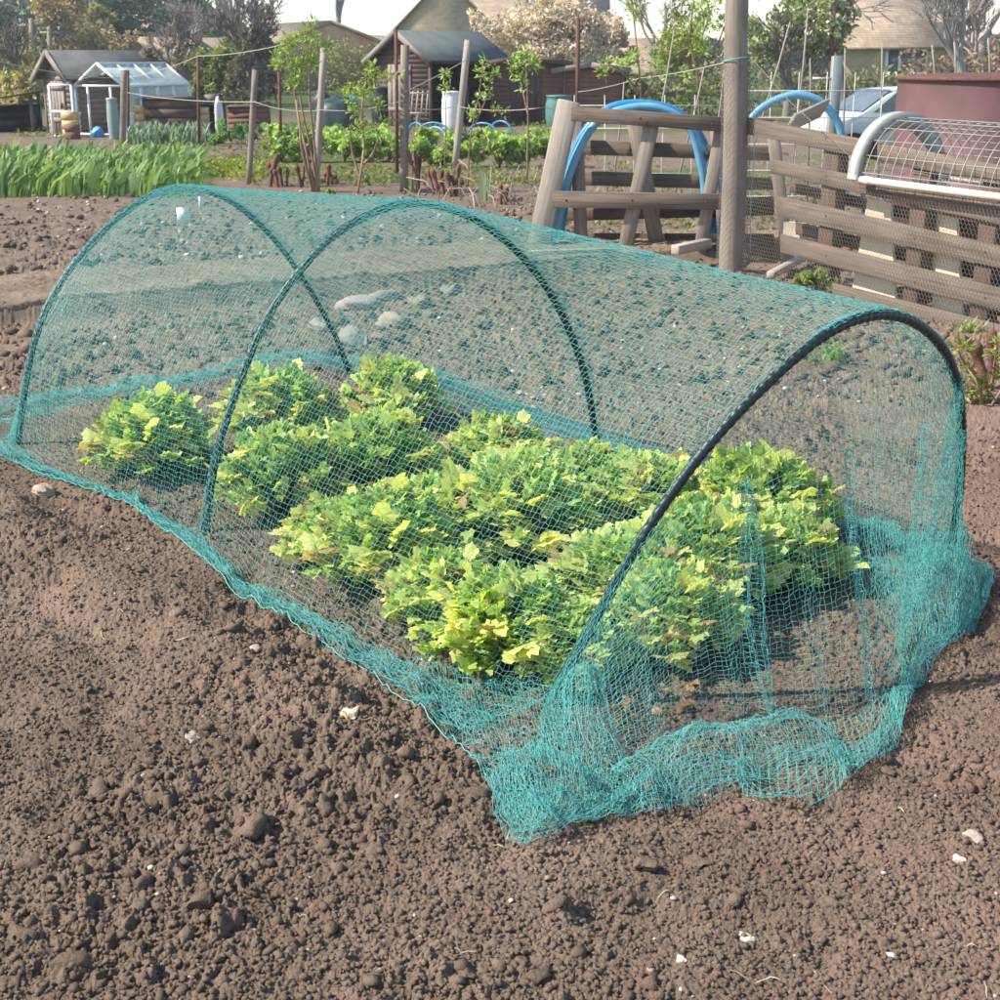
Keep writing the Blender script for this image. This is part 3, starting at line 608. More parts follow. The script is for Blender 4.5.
# ---------------------------------------------------------------- celery
def leaflet_template():
    lob = []
    K = 22
    for i in range(K):
        th = -math.pi*.92+i/(K-1)*math.pi*1.84
        rr = .48+.36*math.cos(th*.5)**1.2+.20*math.cos(th*3.)+.09*(1 if i % 2 else -1)
        lob.append((rr*math.sin(th)*.80, rr*math.cos(th)*.85+.35))
    P = np.array([(0, 0, 0), (0, .45, .03)]+[(x, y, -.16*(x*x)-.08*(y-.4)**2) for x, y in lob], float)
    T = [[1, i, i+1] for i in range(2, K+1)]+[[1, K+1, 0], [1, 0, 2]]
    T = [[a, c, b] for a, b, c in T]
    return P, np.array(T)
LT, LF = leaflet_template()
def place_leaves(mbuf, pos, dirs, ups, size, col, T=LT, Fc=LF, jit=.04):
    n = len(pos); d = dirs/(np.linalg.norm(dirs, axis=1)[:, None]+1e-9)
    s_ = np.cross(d, ups); s_ /= np.linalg.norm(s_, axis=1)[:, None]+1e-9; u = np.cross(s_, d)
    tt = np.broadcast_to(T, (n,)+T.shape)+rng.normal(0, jit, (n,)+T.shape)*np.array([.6, .6, 1.6])
    V = pos[:, None]+size[:, None, None]*(tt[:, :, 0:1]*s_[:, None]+tt[:, :, 1:2]*d[:, None]+tt[:, :, 2:3]*u[:, None])
    m_ = len(T); TR_ = (Fc[None]+(np.arange(n)*m_)[:, None, None]).reshape(-1, 3)
    cc = np.repeat(col, m_, 0)*np.tile(np.where(np.arange(m_) < 2, .88, 1.05), n)[:, None]
    mbuf.add(V.reshape(-1, 3), T=TR_, col=cc)
def celery(seed, rad, hgt, yel, nst):
    global rng
    keep = rng; rng = np.random.default_rng(seed)
    st = MB(); lf = MB(); pos = []; dr = []; up = []; szs = []; col = []
    GA, GB, YE, DK = np.array([.33, .51, .13]), np.array([.52, .66, .21]), np.array([.80, .80, .27]), np.array([.07, .17, .03])
    for i in range(nst):
        az = rng.uniform(0, 6.28); k = (i+.5)/nst; out = rad*(k**.6)*rng.uniform(.75, 1.1); h = hgt*(1-.72*k**2.2)*rng.uniform(.85, 1.1)
        b = np.array([math.cos(az)*.02, math.sin(az)*.02, 0]); tip = np.array([math.cos(az)*out, math.sin(az)*out, h])
        midp = b*.4+tip*.5+np.array([0, 0, h*.18]); n = 7; tt = np.linspace(0, 1, n)[:, None]
        C = (1-tt)**2*b+2*tt*(1-tt)*midp+tt**2*tip
        yl = rng.random() < yel*(.08+1.0*k**1.5); yw = rng.uniform(0, .25) if not yl else rng.uniform(.5, 1)
        cs = np.array([.36, .46, .16])*(1-yw)+np.array([.6, .55, .25])*yw
        st.tube(C, np.linspace(.0055, .0025, n), 5, col=cs*.8)
        d = C[-1]-C[-2]; d /= np.linalg.norm(d); sd2 = np.cross(d, [0, 0, 1.]); sd2 /= np.linalg.norm(sd2)+1e-6
        prs = [(1.0, 0, 1.3), (1., .5, 1.), (1., -.5, 1.)]+[(t0, sg, sc) for t0, sc in ((.93, 1.15), (.86, 1.1), (.80, .95), (.70, .95), (.58, .8)) for sg in (-1, 1)]
        if rng.random() < .45: prs += [(.92, sg*.6, 1.0) for sg in (-1, 1)]
        for t0, sg, sc in prs:
            p = C[int(round(t0*(n-1)))]; ls = rad*.112*sc*rng.uniform(.6, 1.35)*(1.75 if yl else 1)
            dd = d*(1 if sg == 0 else .55)+sd2*sg*.95+rng.normal(0, .28, 3)+np.array([0, 0, .18-(.35 if yl else 0)])
            pos.append(p+rng.normal(0, .008, 3)); dr.append(dd); up.append(np.array([0, 0, 1.])+rng.normal(0, .38, 3)); szs.append(ls)
            g = GA+(GB-GA)*rng.random(); 
            if rng.random() < .2: g = g*.5+DK*.5*1.5
            c = g*(1-yw)+YE*yw*rng.uniform(.85, 1.1)
            if yl and rng.random() < .12: c = np.array([.5, .34, .16])
            col.append(c*rng.uniform(.88, 1.12))
    place_leaves(lf, np.array(pos), np.array(dr), np.array(up), np.array(szs), np.array(col))
    rng = keep; return st, lf
protos = []
for sd_, yel in ((1, .25), (2, .45), (3, .65), (4, .38), (5, .55)): protos.append(celery(sd_, .228, .245, yel, 155))
CEL = [(155, 470, 1.1, 0, 'dark green celery clump alone at the left end of the bed'), (280, 440, 1.12, 2, 'yellowing celery clump right of the middle hoop at the back of the bed'),
       (392, 425, .95, 3, 'small green celery clump furthest back in the bed'), (284, 508, 1.0, 3, 'leafy green celery clump just right of the middle hoop foot'),
       (378, 497, 1.05, 1, 'bright green celery clump in the centre of the back half of the bed'), (497, 483, .9, 2, 'low yellow celery clump at the far edge beside the bare soil'),
       (388, 582, 1.1, 0, 'green celery clump on the near edge halfway along the bed'), (520, 555, 1.12, 3, 'broad pale green celery clump in the middle of the bed'),
       (508, 662, 1.0, 0, 'green celery clump on the near edge left of the front hoop foot'), (645, 530, 1.02, 1, 'green and yellow celery clump behind the front hoop'),
       (622, 610, 1.0, 4, 'light green celery clump crossed by the front hoop'), (755, 542, 1.18, 0, 'tallest green celery clump at the far right corner of the bed'),
       (700, 600, 1.0, 2, 'yellow celery clump inside the front hoop'), (782, 580, .85, 4, 'yellow edged celery clump at the right end of the bed'),
       (442, 622, .85, 2, 'small pale yellow celery clump squeezed between green ones'), (668, 652, .82, 2, 'straggling yellow celery clump nearest the front curtain'),
       (338, 560, .8, 2, 'little yellow celery clump on the near edge'), (566, 676, .66, 4, 'small yellow green celery clump at the front hoop foot'),
       (448, 545, .8, 4, 'ragged yellow celery clump in the centre of the bed'), (585, 500, .72, 1, 'small celery clump beside the far foot of the middle hoop')]
firsts = {}
for i, (px, py, sc, k, lab) in enumerate(CEL):
    g = G(px, py); z = float(macro(g[0:1], g[1:2])[0])
    if k not in firsts:
        o = thing('celery_plant', (g[0], g[1], z), lab, 'celery plant', 'celery plants under the netting')
        protos[k][0].obj('stalks', M['leaf'], o, local=True, smooth=True); protos[k][1].obj('leaves', M['leaf'], o, local=True); firsts[k] = o
    else:
        o = copy_tree(firsts[k]); o['label'] = lab
    o.location = (g[0], g[1], z+.0); o.rotation_euler.z = i*2.1; o.scale = (sc, sc*random.uniform(.9, 1.1), sc*random.uniform(.85, 1.15))
# withered leaves on the soil near the front curtain
m = MB(); n = 26; ps = np.array([G(random.uniform(600, 700), random.uniform(655, 720)) for _ in range(n)]); ps[:, 2] = full_z(ps[:, 0], ps[:, 1])+.02
place_leaves(m, ps, rng.normal(0, 1, (n, 3))*[1, 1, .4], rng.normal(0, .5, (n, 3))+[0, 0, 1], rng.uniform(.02, .045, n), np.array([.42, .27, .17])*rng.uniform(.6, 1.4, (n, 1)), jit=.12)
tag(m.obj('withered_leaves', M['leaf']), 'withered brown celery leaves on the soil inside the front hoop', 'dead leaves', kind='stuff')

# ================================================================ the plots behind
def ngz(p): return float(macro(np.array([p[0]]), np.array([p[1]]))[0])
def base(px, py): g = G(px, py); g[2] = ngz(g); return g
def stake(px, py, tx, ty, wpx, mat, label, cat='stake', name='wooden_stake', group=None, rnd=False):
    b = base(px, py); Y = b[1]; t = PT(tx, ty, Y); wd = sz(wpx, Y); m = MB()
    if rnd: m.tube([b-[0, 0, .1], (b+t)/2+[.004, 0, 0], t], wd/2, 8)
    else: m.beam(b-np.array([0, 0, .1]), t, wd, wd*.8, up=(0, 1, 0), n=4, bend=.01)
    o = m.obj(name, mat, loc=b); tag(o, label, cat, group); return o
POSTS = {}
for a in ((122, 148, 124, 70, 5, 'post', 'thick grey wooden post in front of the greenhouse'), (248, 188, 255, 70, 5, 'post', 'grey stake leaning right behind the tunnel, left of the leafy shrub'),
          (315, 190, 324, 48, 6, 'palelight', 'pale wooden stake rising through the leafy elder shrub'), (404, 196, 405, 45, 7.5, 'post', 'tall flat grey post in front of the brown shed'),
          (454, 172, 468, 40, 6.5, 'palelight', 'pale leaning post in front of the shed opening')):
    stake(a[0], a[1], a[2], a[3], a[4], M[a[5]], a[6], 'stake', 'wooden_stake', 'wooden stakes across the plots')
for a in ((128, 146, 128, 70, 2.6, 'thin rusty rod right beside the grey post at the greenhouse'), (199, 152, 198, 54, 3, 'rusty iron rod behind the iris bed'),
          (281, 165, 279, 72, 3, 'rusty iron rod left of the leafy elder shrub'), (397, 178, 396, 28, 3.2, 'rusty iron rod beside the flat grey post'),
          (577, 150, 578, 18, 4, 'thick rusty iron rod behind the pallet frame'), (829, 120, 834, -10, 5, 'dark rusty rod in front of the green tree on the right')):
    stake(a[0], a[1], a[2], a[3], a[4], M['rust'], a[5], 'iron rod', 'iron_rod', 'rusty iron rods', True)
def wire(pts, r, label, mat='rope', name='wire', cat='wire', sag=.05, group=None):
    P = []; 
    for a, b in zip(pts[:-1], pts[1:]):
        for t in np.linspace(0, 1, 9)[:-1]: P.append(a*(1-t)+b*t-np.array([0, 0, sag*4*t*(1-t)]))
    P.append(pts[-1]); m = MB(); m.tube(P, r, 5); return tag(m.obj(name, M[mat], loc=pts[0], smooth=True), label, cat, group)
wire([PT(0, 62, 17), PT(124, 78, 27), PT(198, 56, 24), PT(300, 40, 20)], .006, 'thin slack wire running from the left edge over the greenhouse posts')
wire([PT(124, 92, 27), PT(255, 102, 17.9), PT(322, 110, 17.5), PT(405, 100, 17)], .005, 'wire tied between the grey stakes left of the shed')
wire([PT(405, 92, 17), PT(466, 60, 19.5)], .006, 'string running up from the flat grey post to the pale leaning post', sag=.01)
wire([PT(405, 105, 17), PT(455, 106, 19.5), PT(545, 107, 18), PT(578, 105, 21)], .005, 'wire running right from the pale leaning post to the rusty rod')
wire([PT(578, 92, 20), PT(640, 78, 19), PT(735, 60, 11.3)], .004, 'thin wire climbing from the thick rusty rod to the big round post', sag=.02)

# ---- iris bed
m = MB(); n = 5600; Yv = rng.uniform(16.4, 21.5, n); xl = G(-60, 195)[0]; X = rng.uniform(-9.2, 0, n); 
edge_r = -3.62-(Yv-16.5)*.17+rng.normal(0, .12, n); k = X < edge_r; X = X[k]; Yv = Yv[k]; n = len(X)
h = .8*rng.uniform(.2, .56, n)*(.75+.5*fbm(X*1.1, Yv*1.1, 500, 3)); az = rng.normal(.5, .9, n); wdt = rng.uniform(.018, .042, n); ln = rng.uniform(.1, .95, n)*h
dx = np.stack([np.cos(az), np.sin(az), 0*az], 1); sx = np.stack([-np.sin(az+.6), np.cos(az+.6), 0*az], 1)*0+np.stack([np.cos(az*3), .5*np.sin(az*3), 0*az], 1)
b0 = np.stack([X, Yv, macro(X, Yv)], 1); V = []
for t, wk in ((0, 1), (.45, 1.1), (.8, .75), (1, .08)):
    c = b0+dx*(ln*t**2)[:, None]+np.array([0, 0, 1.])*(h*(t-.22*t**3*(ln/h)))[:, None]
    V += [c-sx*(wdt*wk)[:, None], c+sx*(wdt*wk)[:, None]]
V = np.stack(V, 1); q = (np.arange(n)*8)[:, None]; Q = np.concatenate([q+np.array([2*i, 2*i+1, 2*i+3, 2*i+2]) for i in range(3)])
cc = (np.array([.10, .20, .065])+rng.random((n, 1))**2*np.array([.30, .36, .16]))
m.add(V.reshape(-1, 3), Q, col=np.repeat(cc, 8, 0)); tag(m.obj('iris_leaves', M['leaf']), 'dense bed of sword shaped iris leaves at the left edge', 'iris bed', kind='stuff')

# ---- leaf clouds
def cloud(mb, cen, rad, n, size, cols, shell=.55, quad=True, flat=.0):
    """n leaf-sized faces in an uneven blob of clumps"""
    cen = np.asarray(cen, float); rad = np.asarray(rad, float)
    nc = max(5, int(n/70)); d = rng.normal(0, 1, (nc, 3)); d /= np.linalg.norm(d, axis=1)[:, None]
    cc = cen+d*rad*(rng.random((nc, 1))**.4)*.85; cr = rad.mean()*rng.uniform(.14, .38, nc); br = rng.uniform(.7, 1.3, nc)
    k = rng.integers(0, nc, n); dd = rng.normal(0, 1, (n, 3)); dd /= np.linalg.norm(dd, axis=1)[:, None]
    P = cc[k]+dd*(cr[k]*rng.random(n)**.5)[:, None]
    col = np.asarray(cols)[rng.integers(0, len(cols), n)]*(br[k]*rng.uniform(.8, 1.2, n))[:, None]
    leaves(mb, P, size*rng.uniform(.6, 1.4, n), col, flat)
def leaves(mb, P, s_, col, flat=0.):
    n = len(P); a = rng.normal(0, 1, (n, 3)); a[:, 2] *= (1-flat); a /= np.linalg.norm(a, axis=1)[:, None]; b = np.cross(a, rng.normal(0, 1, (n, 3))); b /= np.linalg.norm(b, axis=1)[:, None]
    s_ = s_[:, None]; V = np.stack([P-a*s_, P+b*s_*.45, P+a*s_, P-b*s_*.45], 1).reshape(-1, 3)
    mb.add(V, np.arange(4*n).reshape(-1, 4), col=np.repeat(np.clip(col, 0, 1), 4, 0))
def branches(mb, p, d, L, r, depth, spread=.5, up=.15, kids=3, col=(.16, .13, .11), tips=None, minr=.004, shrink=.68):
    d = d/np.linalg.norm(d); n = 4; P = [np.array(p, float)]; dd = d.copy()
    for i in range(n):
        dd = dd+rng.normal(0, .09, 3)+np.array([0, 0, up*.3]); dd /= np.linalg.norm(dd); P.append(P[-1]+dd*L/n)
    mb.tube(P, np.linspace(r, max(minr, r*.62), n+1), 6 if r > .05 else (4 if r > .02 else 3), cap=False, col=np.array(col)*random.uniform(.85, 1.15))
    if tips is not None and depth <= 1: tips += P[2:]
    if depth == 0: return
    for i in range(kids+(1 if random.random() < .4 else 0)):
        t = random.choice([2, 3, 4, 4]); e = rng.normal(0, 1, 3); e -= dd*(e@dd); e /= np.linalg.norm(e)
        branches(mb, P[t], dd+e*spread*random.uniform(.6, 1.5)+np.array([0, 0, up]), L*shrink*random.uniform(.75, 1.2), max(minr, r*.55), depth-1, spread, up, kids, col, tips, minr, shrink)
def tree(px, ybase, Y, hgt, trunk_r, label, crown=None, name='tree', cat='tree', depth=4, kids=3, leafn=0, leafs=.1, cols=None, spread=.5, bark=(.16, .13, .11), group=None, blobs=None, up=.15, tL=.32, minr=.012):
    """px: column; the foot stands on the ground at depth Y; blobs: crown ellipsoids (px, py, rx px, ry px, n)"""
    b = PT(px, 60, Y); b[2] = 0; o = thing(name, b, label, cat, group)
    m = MB(); tips = []; branches(m, b-np.array([0, 0, .2]), np.array([0, 0, 1.]), hgt*tL, trunk_r, depth, spread, up, kids, bark, tips, minr)
    m.obj('trunk', M['bark'], o, smooth=True)
    c = MB()
    if leafn and tips:
        T = np.array(tips); k = rng.integers(0, len(T), leafn); P = T[k]+rng.normal(0, leafs*1.8, (leafn, 3))
        leaves(c, P, leafs*rng.uniform(.5, 1.3, leafn), np.asarray(cols)[rng.integers(0, len(cols), leafn)]*rng.uniform(.75, 1.25, (leafn, 1)))
    for (bx, by, rx, ry, n) in (blobs or []):
        cloud(c, PT(bx, by, Y), (sz(rx, Y), sz(rx, Y)*.8, sz(ry, Y)), n, leafs, cols)
    if c.n: c.obj('crown', M['leaf2'], o)
    return o
DG = [(.06, .13, .085), (.09, .18, .10), (.05, .11, .075)]; OL_ = [(.24, .28, .09), (.30, .34, .10), (.17, .21, .08)]; YG = [(.26, .32, .07), (.34, .40, .10), (.2, .26, .06)]
BR = [(.20, .15, .12), (.26, .18, .13), (.16, .13, .11)]; BL = [(.82, .70, .64), (.88, .80, .74), (.72, .58, .52), (.42, .33, .26)]; GY = [(.22, .20, .18), (.30, .27, .24)]; FG = [(.12, .24, .05), (.17, .30, .06), (.22, .36, .08)]
def conifer(px, Y, top, wpx, label, droop=.25, bottom=110, cols=DG, n=26, loose=1.0, group='dark conifers on the left skyline'):
    b = PT(px, 60, Y); b[2] = 0; o = thing('conifer', b, label, 'conifer', group); tz = PT(px, top, Y)[2]; m = MB(); m.tube([b-[0, 0, .3], b+[0, 0, tz*.5], b+[0, 0, tz]], [tz*.035, tz*.022, .03], 8, col=(.10, .075, .06)); 
    c = MB(); W_ = sz(wpx, Y); z0 = max(.5, PT(px, bottom, Y)[2])
    for i in range(n):
        t = i/n; z = z0+(tz-z0)*t; rl = W_*(1-t)**.55*random.uniform(.6, 1.1)*loose+.15
        for j in range(6):
            a = random.uniform(0, 6.28); e = np.array([math.cos(a), math.sin(a), -droop*random.uniform(.2, 1.2)])
            L = rl*random.uniform(.5, 1.1); p0 = b+[0, 0, z]; p1 = p0+e*L; m.tube([p0, p1], [.06, .015], 3, cap=False, col=(.10, .08, .06))
            q = int(95*max(.5, L/2)); tt = rng.random(q)**.6; P = p0+e*L*tt[:, None]+rng.normal(0, 1, (q, 3))*[.28, .28, .16]*(.5+tt[:, None]*.6)*max(.6, W_/3)
            leaves(c, P, rng.uniform(.07, .2, q)*max(.8, W_/3.5), np.asarray(cols)[rng.integers(0, len(cols), q)]*rng.uniform(.7, 1.4, (q, 1)), .5)
    m.obj('trunk', M['bark'], o); c.obj('foliage', M['leaf2'], o)
for a in ((8, 80, 6, 40, 'dark conifer at the far left edge of the skyline'), (38, 84, 10, 34, 'dark conifer second from the left on the skyline'), (62, 88, 2, 30, 'bluish conifer behind the utility poles')):
    conifer(a[0], a[1], a[2], a[3], a[4])
conifer(118, 80, -60, 58, 'big cedar with spreading boughs above the left shed', .1, 52, n=22, loose=1.1)
conifer(165, 90, 8, 30, 'round topped dark conifer right of the big cedar', bottom=100); conifer(192, 92, -35, 26, 'tall dark conifer behind the olive hedge tree', bottom=100)
conifer(85, 95, -10, 34, 'dark conifer close behind the cedar trunk'); conifer(225, 96, 20, 26, 'dull conifer on the skyline left of the bare tree')
tree(72, 0, 70, 6.5, .2, 'pinkish brown budding tree above the left shed roof', leafn=2600, leafs=.13, cols=[(.42, .31, .22), (.36, .27, .17), (.36, .34, .16)], blobs=[(100, 45, 38, 22, 2200), (65, 55, 20, 14, 900)], bark=(.3, .22, .17))
tree(98, 0, 76, 8, .2, 'olive yellow budding tree below the cedar boughs', leafs=.15, cols=[(.42, .42, .16), (.34, .33, .14)], blobs=[(98, 20, 16, 18, 1400)])
tree(20, 0, 45, 3.4, .12, 'yellowish budding bush behind the left shed', leafs=.09, cols=[(.44, .42, .18), (.36, .34, .15), (.38, .30, .2)], blobs=[(22, 90, 34, 34, 2600), (38, 65, 20, 15, 900)], depth=4)
tree(232, 0, 48, 3.6, .14, 'broad olive green bush with bare grey twigs beside the greenhouse', leafs=.10, cols=OL_, blobs=[(208, 85, 28, 42, 3400), (232, 60, 26, 34, 2400), (222, 110, 30, 20, 1500)], depth=4)
tree(252, 0, 46, 4.3, .14, 'dark twiggy bush right of the olive green bush', leafs=.08, cols=[(.16, .14, .12), (.22, .19, .17), (.13, .13, .09)], blobs=[(252, 85, 30, 45, 3200), (256, 40, 26, 20, 900)], depth=5, kids=4, bark=(.2, .17, .16))
tree(178, 0, 62, 4.5, .16, 'greyish bare bush behind the greenhouse roof', leafs=.09, cols=BR+GY, blobs=[(180, 55, 26, 28, 1800), (150, 62, 16, 14, 500)], depth=5, kids=4, bark=(.28, .24, .22))
tree(338, 0, 88, 13, .3, 'tall bare tree above the tan roofed house', depth=5, kids=3, bark=(.28, .25, .24), spread=.4, tL=.3)
tree(240, 0, 90, 9, .24, 'bare tree with fine upright twigs on the skyline', depth=5, kids=4, bark=(.30, .26, .25), spread=.35, tL=.3)
tree(545, 0, 52, 4.3, .22, 'blossoming cherry tree covered in pinkish white flowers', depth=5, kids=3, leafn=5200, leafs=.075, cols=BL, blobs=[(505, 35, 42, 30, 3600), (550, 25, 50, 28, 4200), (590, 42, 44, 24, 3200), (540, 55, 60, 16, 3600), (560, 12, 40, 18, 2600), (600, 28, 36, 18, 2200), (475, 22, 14, 16, 500), (625, 50, 18, 10, 500)], bark=(.3, .22, .18), spread=.7, name='blossom_tree')
tree(690, 0, 40, 3.4, .08, 'small tree with fresh yellow green leaves left of the big post', depth=5, kids=3, leafn=2600, leafs=.06, cols=YG, blobs=[(700, 55, 24, 18, 500), (690, 8, 26, 14, 260), (672, 60, 20, 30, 400)], bark=(.25, .2, .15), spread=.6)
tree(660, 0, 60, 7, .16, 'thin bare tree behind the brown house end', depth=5, kids=3, bark=(.3, .26, .22), leafn=400, leafs=.07, cols=YG)
tree(790, 0, 38, 3.3, .14, 'green and white flowering tree right of the big post', depth=5, kids=3, leafs=.075, cols=[(.22, .30, .09), (.32, .38, .14), (.16, .22, .08), (.6, .58, .5)], blobs=[(775, 32, 36, 34, 1300), (815, 22, 44, 30, 1900), (828, 48, 22, 14, 500), (800, 0, 50, 20, 900)], bark=(.2, .17, .15))
tree(760, 0, 42, 3.2, .1, 'white blossoming bush low behind the chicken wire', depth=5, kids=4, leafn=3800, leafs=.05, cols=[(.7, .66, .62), (.5, .46, .4), (.3, .33, .2)], bark=(.3, .27, .24), blobs=[(765, 45, 34, 30, 1500)])
tree(848, 0, 44, 8, .16, 'dark bare tree with arching branches before the stone house', depth=5, kids=3, bark=(.20, .17, .16), spread=.8, tL=.32, up=.02)
tree(968, 0, 42, 7, .15, 'bare tree with a leaning grey trunk right of the stone house', depth=5, kids=3, bark=(.36, .32, .28), spread=.45)
tree(982, 0, 50, 7, .2, 'twiggy bare tree at the right edge', depth=5, kids=4, bark=(.4, .34, .3), spread=.5)
tree(952, 0, 60, 6, .13, 'bare tree close to the stone house corner', depth=5, kids=3, bark=(.34, .3, .27), spread=.5)
# brown hedge far right, green hedges far away
for (x0, x1, y0, Y, cols, lab, hg) in ((905, 1080, 50, 48, [(.26, .18, .13), (.34, .24, .18)], 'russet brown bare hedge behind the maroon tank', 1.9), (610, 760, 80, 36, [(.13, .20, .07), (.20, .26, .10), (.22, .2, .12)], 'mixed green hedge left of the big round post', 1.4),
                             (240, 320, 80, 60, [(.14, .16, .07), (.2, .2, .1)], 'low olive hedge below the tan roofed house', 2.0), (-60, 60, 80, 60, [(.22, .19, .11), (.16, .15, .08)], 'scrubby brown hedge at the left edge', 2.2),
                             (760, 905, 70, 46, [(.16, .2, .08), (.24, .22, .16), (.2, .24, .1)], 'patchy hedge below the stone house', 1.2), (320, 400, 80, 62, [(.2, .22, .08), (.26, .27, .1)], 'yellow green hedge left of the brown shed', 2.2)):
    a = PT(x0, 60, Y); b = PT(x1, 60, Y); m = MB(); n = int((b[0]-a[0])*420); P = np.stack([rng.uniform(a[0], b[0], n), Y+rng.normal(0, .45, n), hg*rng.random(n)**.7*(.75+.4*vnoise(rng.uniform(0, 1, n)*0+np.linspace(0, 1, n), np.zeros(n)))], 1)
    P[:, 2] *= .75+.45*fbm(P[:, 0]*.7, P[:, 0]*0, 600, 3); leaves(m, P, rng.uniform(.05, .13, n), np.asarray(cols)[rng.integers(0, len(cols), n)]*rng.uniform(.7, 1.3, (n, 1)))
    tag(m.obj('hedge', M['leaf2'], loc=(a[0], Y, 0)), lab, 'hedge')
# wooded rise closing the view
m = MB(); n = 30000; X = rng.uniform(-75, 75, n); Yh = rng.uniform(110, 122, n); hh = (1.9+1.8*fbm(X*.08, X*0, 610, 4)+4.5/(1+np.exp((X+22)/1.5)))*rng.random(n)**.6
cl = np.array([(.10, .11, .07), (.15, .13, .10), (.07, .10, .07), (.2, .18, .12)])[rng.integers(0, 4, n)]; leaves(m, np.stack([X, Yh, hh], 1), rng.uniform(.2, .6, n), cl*rng.uniform(.8, 1.3, (n, 1)))
tag(m.obj('far_wood', M['leaf2']), 'far wood along the skyline', 'wood', kind='stuff')

# ---- houses
def win(parent, cx, cz, y, wd, hg, nl=2, frame='whitepaint', facing=-1):
    fr = MB(); t = .12
    for x in (-wd/2, wd/2): fr.box((cx+x, y, cz), (t, .08, hg+t))
    for z in (-hg/2, hg/2): fr.box((cx, y+.002, cz+z), (wd-t, .078, t))
    for i in range(1, nl): fr.box((cx-wd/2+wd*i/nl, y+.003, cz), (t*.9, .07, hg-t))
    f = fr.obj('window', M[frame], parent, local=True)
    p = MB(); p.box((cx, y+.03, cz), (wd-t*.5, .02, hg-t*.5)); p.obj('pane', M['windowglass'], f, local=True)
    s_ = MB(); s_.box((cx, y-.03, cz-hg/2-.09), (wd+.2, .16, .07)); s_.obj('sill', M['stonewall'], f, local=True); return f
def house(px, Y, wd, dp, eave, ridge, label, wall='stonewall', roof='tilebrown', rz=0, gable_front=True, wins=(), chim=None, shift=0):
    b = PT(px, 60, Y); b[2] = 0; o = thing('stone_house', b, label, 'house', rz=rz); m = MB()
    if gable_front:    # ridge runs along local Y, gable faces -Y
        x = wd/2; V = [(-x, 0, 0), (x, 0, 0), (x, 0, eave), (0, 0, ridge), (-x, 0, eave)]; V += [(a, dp, c) for a, _, c in V]
        m.add(V, [[1, 0, 5, 6], [2, 1, 6, 7], [0, 4, 9, 5]], [[0, 1, 2], [0, 2, 4], [4, 2, 3], [6, 5, 7], [7, 5, 9], [7, 9, 8]])
        m.obj('wall', M[wall], o, local=True); r = MB(); sl_ = math.atan2(ridge-eave, x)
        for s_ in (-1, 1):
            e = np.array([s_*(x+.35), -.18, eave-.35*math.tan(sl_)]); p = np.array([0, -.18, ridge]); th = np.array([0, 0, .16])
            A = [e+[0, 0, .03], p+[0, 0, .03], p+th, e+th]; B = [a+np.array([0, dp+.36, 0]) for a in A]; r.add(A+B, [[0, 1, 2, 3], [7, 6, 5, 4], [0, 4, 5, 1], [1, 5, 6, 2], [2, 6, 7, 3], [3, 7, 4, 0]])
        rf = r.obj('roof', M[roof], o, local=True)
    else:              # ridge runs along local X, eaves face -Y
        x = wd/2; V = [(-x, 0, 0), (-x, dp, 0), (-x, dp, eave), (-x, dp/2, ridge), (-x, 0, eave)]; V += [(-a, c, e) for a, c, e in V]
        m.add(V, [[0, 5, 9, 4], [1, 2, 7, 6], [0, 1, 6, 5]], [[1, 0, 2], [2, 0, 4], [2, 4, 3], [5, 6, 7], [5, 7, 9], [9, 7, 8]])
        m.obj('wall', M[wall], o, local=True); r = MB()
        for s_ in (0, 1):
            yy = -.35 if s_ == 0 else dp+.35; k = (ridge-eave)/(dp/2); e = np.array([-x-.2, yy, eave-.35*k]); p = np.array([-x-.2, dp/2, ridge]); th = np.array([0, 0, .16])
            A = [e+[0, 0, .03], p+[0, 0, .03], p+th, e+th]; B = [a+np.array([wd+.4, 0, 0]) for a in A]; r.add(A+B, [[0, 1, 2, 3], [7, 6, 5, 4], [0, 4, 5, 1], [1, 5, 6, 2], [2, 6, 7, 3], [3, 7, 4, 0]])
        rf = r.obj('roof', M[roof], o, local=True)
    for (cx, cz, w_, h_, nl) in wins: win(o, cx, cz, -.03, w_, h_, nl)
    for (cx, cy) in (chim or []):
        c = MB(); c.box((cx, cy, ridge+.3), (.9, .6, 1.5)); c.box((cx, cy, ridge+1.08), (1.05, .75, .12)); k = c.obj('chimney', M[wall], rf, local=True)
        for s_ in (-.22, .22): p = MB(); p.lathe([(.0, 1.14), (.12, 1.14), (.1, 1.5), (.07, 1.5), (.0, 1.5)], (cx+s_, cy, ridge), 8); p.obj('chimney_pot', M['brick'], rf, local=True)
    return o
h60 = lambda y, Y: PT(500, y, Y)[2]
house(446, 62, 5.6, 9, h60(48, 62), h60(-22, 62), 'tall honey coloured stone house gable above the brown shed', rz=R(3), wins=())
house(528, 66, 7, 8, h60(40, 66), h60(-12, 66), 'long stone house with a brown roof behind the blossom tree', gable_front=False, rz=R(-2), wins=((-2., 2.0, 1.2, 1.1, 2), (2., 2.0, 1.2, 1.1, 2)), chim=[(3, 4)])
house(332, 68, 6.0, 7, 1.9, h60(24, 68), 'small house with a steep tan roof behind the elder shrub', wall='stonewall', roof='tilebrown', rz=R(28))
house(362, 74, 4.4, 7, h60(62, 74), h60(38, 74), 'low building with a dark grey roof right of the tan roofed house', roof='tilegrey', rz=R(-15))
house(138, 72, 3.0, 8, h60(64, 72), h60(40, 72), 'small distant brick cottage gable above the greenhouse', wall='brick', rz=R(-20), chim=[(0, 5)])
house(212, 84, 8, 6, h60(58, 84), h60(40, 84), 'pale distant farmhouse roof half hidden behind bushes', gable_front=False, rz=R(10), chim=[(-3.5, 3)])
